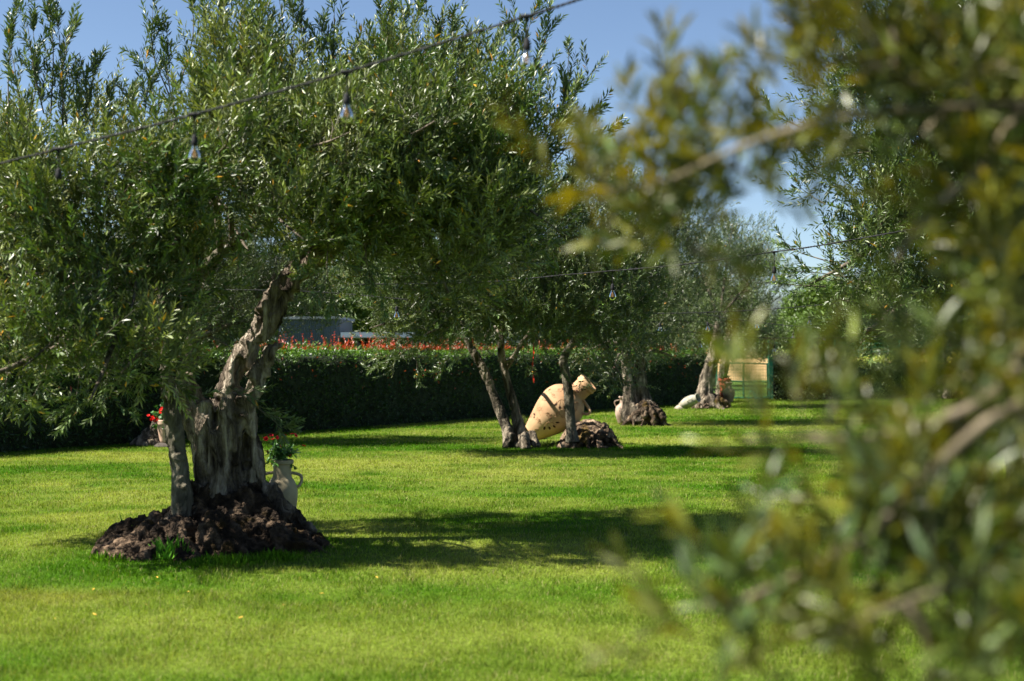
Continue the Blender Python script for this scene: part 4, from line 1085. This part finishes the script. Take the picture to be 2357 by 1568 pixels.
for q in ((895, 590, 920, 576), (937, 622, 940, 592), (985, 620, 970, 592), (814, 786, 824, 757), (862, 784, 854, 756), (904, 765, 885, 748), (938, 727, 905, 724), (1104, 455, 1118, 475), (1122, 456, 1140, 470), (1066, 470, 1086, 492),
          (732, 656, 748, 668), (735, 692, 741, 676), (866, 462, 850, 476), (962, 470, 975, 450)):
    cut(*q)
for x, y, n in ((945, 545, 3), (848, 722, 4), (1095, 432, 3)):
    for dx, dy in ((-34, 34), (-8, 44), (24, 40), (44, 8))[:n + 1]: trace([(x, y), (x + dx * .5, y + dy * .5 - 2), (x + dx, y + dy)], .003)
for x, y, rot in ((850, 640, 1.9), (905, 650, .6), (880, 690, 3.4), (1080, 560, 2.0), (830, 560, 4.4), (900, 500, 2.4), (770, 600, 1.0), (950, 690, 5.3), (745, 770, .9), (790, 700, 2.6), (1070, 640, 4.0), (930, 455, 1.2), (860, 600, 5.6), (1150, 430, 1.0)):
    for a_ in np.linspace(-.8, .8, 6): trace([(x + math.cos(rot + a_) * q, y + math.sin(rot + a_) * q) for q in (6, 15, 25)], .0035)
    trace([(x + math.cos(rot + a_) * 31, y + math.sin(rot + a_) * 31) for a_ in np.linspace(-1.1, 1.1, 6)], .0035)
for x, y, rot, r_ in ((880, 560, 0, 34), (800, 640, 2, 30), (960, 650, 4, 30), (900, 720, 1, 26), (850, 500, 3, 28), (1060, 590, 5, 26), (760, 720, 4, 24), (1150, 405, 2, 20)):
    trace([(x + math.cos(rot + a_) * r_ * (1 - a_ * .2), y + math.sin(rot + a_) * r_ * (1 - a_ * .2)) for a_ in np.linspace(0, 3.4, 8)], .0035)
[q_.build("leaf_slit", dark, big) for q_ in slits]; mrel.build("relief_curls", clay("groove_shade_clay", (.33, .185, .095), (.47, .3, .165)), big, smooth=True)  # curls in darker clay, groove shading put into the colour

# little clay jar behind the two-trunked olive
jp = lambda w, h: [(w * .5, 0), (w * .62, .04 * h), (w * .95, .3 * h), (w, .48 * h), (w * .9, .62 * h), (w * .5, .74 * h), (w * .42, .8 * h), (w * .44, .9 * h), (w * .62, .96 * h), (w * .62, h)]
jar("amphora", P(1433, 972, 31.6) * [1, 1, 0], (0.03, 0, 1), jp(.17, .6), clay("dusty_clay", (.28, .19, .14), (.42, .32, .25)), "pale rounded two-handled jar standing against the two-trunked olive", "amphora",
    [(.38, .52, math.pi - .2, .03, .014), (.38, .52, .1, .03, .014)])
# whitish jar lying on a stone
jb = P(1566, 934, 39.9); jax = P(1604, 917, 39.55) - jb; jax = jax * [1, 1.0, 1]; jax[1] = -.36
jar("amphora", jb, jax, [(.05, -.04), (.07, .0), (.12, .12), (.155, .27), (.158, .38), (.135, .5), (.11, .56), (.125, .6), (.13, .63)], white, "whitish jar lying on its side with its dark mouth towards the stout olive", "jar",
    [(.36, .5, -1.9, .03, .013)], .028)
m = MB(); v, f = sphere(P(1567, 942, 39.9), (.18, .16, .13), 16, 10); v = v + unit(v - v.mean(0)) * (.05 * fbm(v * 7, 3, 2))[:, None]
m.add(v, f); tag(m.build("stone", plain("field_stone", (.3, .26, .2), .9, var=.3, scale=9, bump=.6), smooth=True), "small rough stone propping the lying whitish jar", "stone")
# red pot near the gate
jar("jar", P(1678, 925, 45.3) * [1, 1, 0], (0, 0, 1), jp(.19, .62), clay("dull_clay", (.2, .12, .08), (.3, .2, .15)), "dull round clay jar beside the red pot near the gate", "jar", (), .02)
jar("flower_pot", P(1668, 925, 45.7) * [1, 1, 0], (0, 0, 1), [(.12, 0), (.14, .1), (.17, .5), (.17, .62), (.2, .66), (.2, .74)], redclay, "tall red pot with a leafy plant near the green gate", "pot", (), .02)
# pots under the far right olive
jar("jar", P(2263, 916, 45.5) * [1, 1, 0], (0, 0, 1), jp(.26, .62), terra, "big round terracotta jar beneath the thin-trunked olive", "jar", [(.38, .52, 0, .06, .016), (.38, .52, math.pi, .06, .016)], .02)
jar("flower_pot", P(2226, 916, 45.2) * [1, 1, 0], (.1, 0, 1), [(.12, 0), (.15, .08), (.2, .22), (.23, .26), (.23, .31)], terra, "squat terracotta pot left of the big round jar", "pot", (), .02)
# geranium pot
gp = P(379, 1020, 24.0); gp[2] = .02
potp = [(.085, 0), (.1, .05), (.135, .26), (.14, .3), (.155, .305), (.16, .37)]
gp2 = np.array([(381 - 1178.5) / FP * 24.0, 24.0, EYE + (HZ - 1018) / FP * 24.0])
jar("flower_pot", gp2, (0, 0, 1), potp, pale, "pale terracotta pot of red geraniums on the dark leaning root", "pot", (), .018)
m = MB(); v, f = sphere(gp2 * [1, 1, 0] + [0, 0, .0], (.2, .2, gp2[2] + .002), 16, 10); m.add(v, f)
tag(m.build("stone", plain("dark_stone", (.06, .05, .04), .9, bump=.6)), "dark stone under the geranium pot", "stone")

# ---- plants in pots
def flower_head(mb, c, r, rg, col, n=6, up=(0, -.4, .8)):
    up = unit(np.array(up) + rg.normal(size=3) * .45); a = unit(np.cross(up, [0, 1, .3])); b = np.cross(up, a)
    for i in range(n):
        t = i * 6.283 / n + rg.random() * .2; d = math.cos(t) * a + math.sin(t) * b
        leaf_geo(mb, np.array([c]), np.array([d + up * .45]), np.array([up - d * .4]), np.array([r]), np.array([r * .85]), np.array([col]) * rg.uniform(.8, 1.2), fold=.15, curve=.2, fine=True)

def potplant(name, c, label, rad, h, nleaf, lsize, ratio, lcol, flowers, fcol, fr, petals, seed):
    rg = np.random.default_rng(seed); t = thing(name, c, label, "plant"); mb = MB(); ms = MB()
    for i in range(nleaf // 9):
        d = unit(rg.normal(size=3) * [1, 1, .6] + [0, 0, .7]); L = rg.uniform(.5, 1) * h
        e = c + d * np.array([rad / h, rad / h, 1]) * L; m_ = (c + e) / 2 + [0, 0, .03]
        cc = catmull([c - [0, 0, .03], m_, e], 10); ms.add(*tube(cc, .003, 5))
        for k in range(9):
            p = cc[min(9, 2 + k)]; dd = unit(rg.normal(size=3) + d * .5)
            leaf_geo(mb, p[None], dd[None], unit(rg.normal(size=3) * .5 + [0, -.2, 1])[None], np.array([lsize * rg.uniform(.6, 1.2)]), np.array([lsize * ratio]), np.array([lcol]) * rg.uniform(.5, 1.5), fold=.15, curve=.1, fine=True)
    ms.build("stems", plain(name + "_stem", (.06, .12, .03)), t, smooth=True); mb.build("foliage", M['broad'], t)
    for p in flowers:
        mf = MB()
        if petals > 8:
            for _ in range(9): flower_head(mf, p + rg.normal(size=3) * fr * .45, fr * .55, rg, fcol, 5)
        else: flower_head(mf, p, fr, rg, fcol, petals)
        st = catmull([c + [0, 0, h * .3], (c + p) / 2 + [0, 0, .03], p], 8); mf.add(*tube(st, .002, 4), (.08, .14, .03))
        mf.build("flower", M['petal'], t)
    return t
dv = 12.5
fl = [P(x, y, dv + rg.normal() * .05) for x, y in ((647, 1026), (612, 1010), (628, 1012), (640, 1008), (655, 1003), (672, 1000), (698, 1027), (624, 1003), (680, 1003), (613, 1040), (668, 1050))]
potplant("flowering_plant", P(647, 1058, 12.55), "leafy plant with red trumpet flowers growing from the sandy amphora", .17, .2, 420, .055, .5, (.07, .18, .03), fl, (.55, .006, .02), .027, 5, 401)
gfl = [P(x, y, 23.9) for x, y in ((358, 966), (372, 948), (385, 955), (350, 962))]
potplant("geranium", gp2 + [0, 0, .36], "red geranium growing in the pale terracotta pot", .3, .36, 260, .07, .9, (.045, .14, .03), gfl, (.75, .01, .005), .06, 12, 402)
potplant("leafy_plant", P(1668, 925, 45.7) * [1, 1, 0] + [0, 0, .72], "small dark plant in the tall red pot", .22, .25, 120, .09, .5, (.03, .08, .02), [], (1, 0, 0), .05, 5, 403)

# grassy clump by the giant amphora
def tussock(c, r, n, h, label, seed, col=(.12, .17, .04), name="grass_tuft"):
    rg = np.random.default_rng(seed); a = rg.uniform(0, 6.28, n); q = rg.random(n) ** .5 * r
    B = np.stack([c[0] + np.cos(a) * q, c[1] + np.sin(a) * q * .8, np.full(n, 0.0)], 1)
    D = unit(rg.normal(size=(n, 3)) * .5 + [0, 0, 1]); H = h * rg.uniform(.4, 1.1, n) * np.sqrt(np.clip(1.1 - (q / r) ** 2, .05, 1)); mb = MB()
    leaf_geo(mb, B, D, unit(rg.normal(size=(n, 3))), H, np.full(n, .009), np.array(col) * rg.uniform(.5, 1.6, (n, 1)), curve=.25)
    tag(mb.build(name, M['grassblade']), label, "grass tuft")
tussock(G(1208, 1010), .26, 1500, .42, "ragged mossy tuft between the split trunk and the giant amphora", 501, (.11, .13, .035))
tussock(P(1405, 1012, 24.3), .18, 260, .2, "thin grass tuft at the right end of the tangled roots", 502)
tussock(P(1268, 1020, 24.0), .22, 350, .13, "low grass tuft under the giant amphora", 503)
tussock(P(395, 1262, 11.0) , .16, 160, .2, "bright grass tuft in front of the knobbly root mound", 504, (.12, .3, .03))
tussock(P(300, 1245, 11.7), .12, 120, .26, "bright grass tuft at the left end of the root mound", 505, (.14, .34, .03))

for i_, (x_, y_, r_, n_, h_, t_) in enumerate(((250, 1292, .14, 130, .1, "low grass tuft at the left front edge of the root mound"), (520, 1298, .3, 380, .1, "shaded grass tuft in front of the darkest part of the root mound"), (640, 1288, .2, 240, .1, "grass tuft at the right front of the root mound"), (745, 1250, .12, 110, .09, "small grass tuft at the right tip of the root mound"))):
    tussock(G(x_, y_), r_, n_, h_, t_, 520 + i_, (.09, .2, .01))

# red tape on a branch
m = MB(); a = P(1227, 763, 23.4); pts = catmull([a, a + [.01, 0, -.35], a + [-.01, 0.01, -.6], a + [.015, 0, -.85]], 16); V = []
for i, p in enumerate(pts): V += [p + [-.014 * math.cos(i * .7), .014 * math.sin(i * .7), 0], p + [.014 * math.cos(i * .7), -.014 * math.sin(i * .7), 0]]
F = [(2 * i, 2 * i + 1, 2 * i + 3, 2 * i + 2) for i in range(15)]; m.add(V, F); m.add(np.array(V) + [0, .002, 0], np.array(F)[:, ::-1])
tag(m.build("ribbon", plain("red_tape", (.7, .05, .02), .5)), "thin red ribbon hanging from a branch left of the giant amphora", "ribbon")

# ================================================================== STRING LIGHTS
def glass_mat():
    m, nt, N, L = newmat("bulb_glass")
    fr = N("ShaderNodeFresnel"); fr.inputs[0].default_value = 1.35
    a = N("ShaderNodeMath"); a.operation = 'ADD'; a.inputs[1].default_value = .01; L(fr.outputs[0], a.inputs[0])
    tr = N("ShaderNodeBsdfTransparent"); tr.inputs[0].default_value = (.96, .97, .97, 1); gl = N("ShaderNodeBsdfGlossy"); gl.inputs["Roughness"].default_value = .08
    gl.inputs[0].default_value = (1, 1, 1, 1)
    mx = N("ShaderNodeMixShader"); L(a.outputs[0], mx.inputs[0]); L(tr.outputs[0], mx.inputs[1]); L(gl.outputs[0], mx.inputs[2])
    out = N("ShaderNodeOutputMaterial"); L(mx.outputs[0], out.inputs[0]); return m
glass = glass_mat(); rubber = plain("black_rubber", (.01, .01, .012), .7, 0, .2, .1, 8); fila = plain("amber_filament", (.42, .2, .06), .5, 0, .5)
bp_ = smooth_profile([(.004, -.0), (.02, -.004), (.0295, -.02), (.031, -.034), (.027, -.052), (.0185, -.07), (.0135, -.083), (.0135, -.092)][::-1], 16)[::-1]
def string_light(ctrl, holders, label, scale=1.0, extra_drop=.05, r=.0045):
    """ctrl: survey points of the cord, holders: screen x of each lamp"""
    pts = catmull([P(*c) for c in ctrl], 120)
    t = thing("string_light", pts[0], label, "string light", "festoon light strings over the lawn")
    m = MB(); w = np.linspace(0, len(ctrl) * 60, len(pts)); off = np.stack([w * 0, np.cos(w) * r * .6, np.sin(w) * r * .6], 1)
    m.add(*tube(pts + off, r * .75, 6)); m.add(*tube(pts - off, r * .75, 6)); m.build("cord", rubber, t, smooth=True)
    sx = (pts[:, 0] / pts[:, 1]) * FP + 1178.5
    for hx in holders:
        bare = hx < 0; hx = abs(hx)
        p = np.array([np.interp(hx, sx, pts[:, i]) for i in range(3)]); s = scale; dr = extra_drop
        m = MB(); m.add(*tube([p + [-.03, 0, 0], p + [.03, 0, .002]], .009, 8)); m.add(*tube([p + [-.012, 0, 0], p + [0.0, 0, -.03]], .004, 6)); m.add(*tube([p + [.012, 0, 0], p + [0.0, 0, -.03]], .004, 6))
        m.add(*tube([p, p + [0, 0, -.03], p + [.001, 0, -.03 - dr], p + [0, 0, -.035 - dr]], .004, 6))
        q = p + [0, 0, -.035 - dr]
        V, F = lathe([(.004, .0), (.011, -.004), (.015, -.015), (.0165, -.03), (.0185, -.034), (.0185, -.058), (.0165, -.062)][::-1], 14); m.add(V * s + q, F)
        hld = m.build("lamp_holder", rubber, t, smooth=True)
        if bare: continue
        g = q + np.array([0, 0, -.06 * s])
        V, F = lathe([(a_, b_ - .0) for a_, b_ in [(r_, -(z_ + .092)) for r_, z_ in [(a, b) for a, b in bp_]]][::-1], 18, cap0=False)
        V[:, 2] = np.where(True, V[:, 2], 0)
        zz = V[:, 2]; V[:, 2] = -(zz - zz.min()) - 0.0
        V[:, 2] = -(-(V[:, 2])) 
        # neck at top, round end at the bottom
        rad = np.hypot(V[:, 0], V[:, 1]); 
        if rad[np.argmax(V[:, 2])] < rad[np.argmin(V[:, 2])] * .5: V[:, 2] = -(V[:, 2] - V[:, 2].min() + 0) + 0
        V[:, 2] -= V[:, 2].max()
        mb = MB(); mb.add(V * s + g, F); mb.build("bulb", glass, hld, smooth=True)
        mb = MB()
        for a in (0, 1.57, 3.14, 4.71):
            mb.add(*tube([g + np.array([math.cos(a) * .004, math.sin(a) * .004, -.018]) * s, g + np.array([math.cos(a) * .011, math.sin(a) * .011, -.062]) * s], .0016 * s, 5))
        mb.add(*tube([g, g + np.array([0, 0, -.022]) * s], .004 * s, 6), (.8, .8, .8))
        mb.build("filament", fila, hld)
    return t
string_light([(-260, 450, 7.6), (0, 377, 7.2), (120, 347, 7.1), (450, 263, 6.75), (800, 165, 6.5), (1215, 37, 6.2), (1420, -30, 6.05), (1900, -190, 5.7)], [-135, 448, 798, 1213], "nearest light string, thick black cord crossing the sky and big olive crown", .9, .06, .006)
string_light([(800, 655, 17.5), (1100, 650, 16.5), (1310, 632, 15.5), (1560, 610, 14.5), (1782, 580, 13.6), (1900, 563, 13.2), (2200, 510, 12.3)], [1410, 1782], "second light string, one bulb just left of the right-hand olive", 1.15, .1, .007)
string_light([(1480, 722, 25), (1600, 720, 24.5), (1750, 713, 24), (1910, 700, 23.5), (2150, 670, 23)], [1519, 1629, 1742, 1863], "third light string, crossing before the far olive crown above the lower cord", 1.15, .13, .008)
string_light([(1500, 745, 32), (1600, 766, 31.5), (1750, 777, 31), (1900, 778, 30.5), (2100, 772, 30)], [1612, 1697, 1782, 1869, 1963], "lowest light string, sagging just above the green gate", 1.2, .12, .009)
string_light([(1600, 720, 36), (1700, 736, 35.5), (1820, 750, 35), (1950, 758, 34.5), (2100, 760, 34)], [1826, 1897], "faint light string sloping down right of the far olive crown", 1.2, .12, .009)
string_light([(200, 672, 19.5), (400, 667, 19), (600, 668, 18.6), (760, 674, 18.4), (940, 690, 18)], [913], "thin cord seen through the fork of the biggest olive", 1.15, .06, .006)

# ================================================================== FALLEN LEAVES
rg = np.random.default_rng(77)
mleaf = plain("yellow_leaf", (.55, .34, .05), .5, var=.25, scale=30)
for i, (x, y) in enumerate([(60, 1357), (213, 1358), (363, 1330), (335, 1391), (222, 1416), (130, 1423), (548, 1423), (735, 1366), (655, 1392), (430, 1362), (870, 1330)]):
    c = G(x, y, .03); a = rg.uniform(0, 6.28); mb = MB()
    leaf_geo(mb, c[None], np.array([[math.cos(a), math.sin(a), .15]]), np.array([[.1, -.3, 1.]]), np.array([.05 * rg.uniform(.6, 1.1)]), np.array([.012]), np.array([[1., 1, 1]]), fine=True)
    v = np.concatenate(mb.v); f = np.concatenate(mb.f)
    # a real, if thin, leaf: two skins
    mb.add(v - [0, 0, .0008], f[:, ::-1])
    tag(mb.build("fallen_leaf", mleaf), "small yellow olive leaf fallen on the grass near the big olive", "leaf", "yellow leaves fallen on the lawn")
print("done")
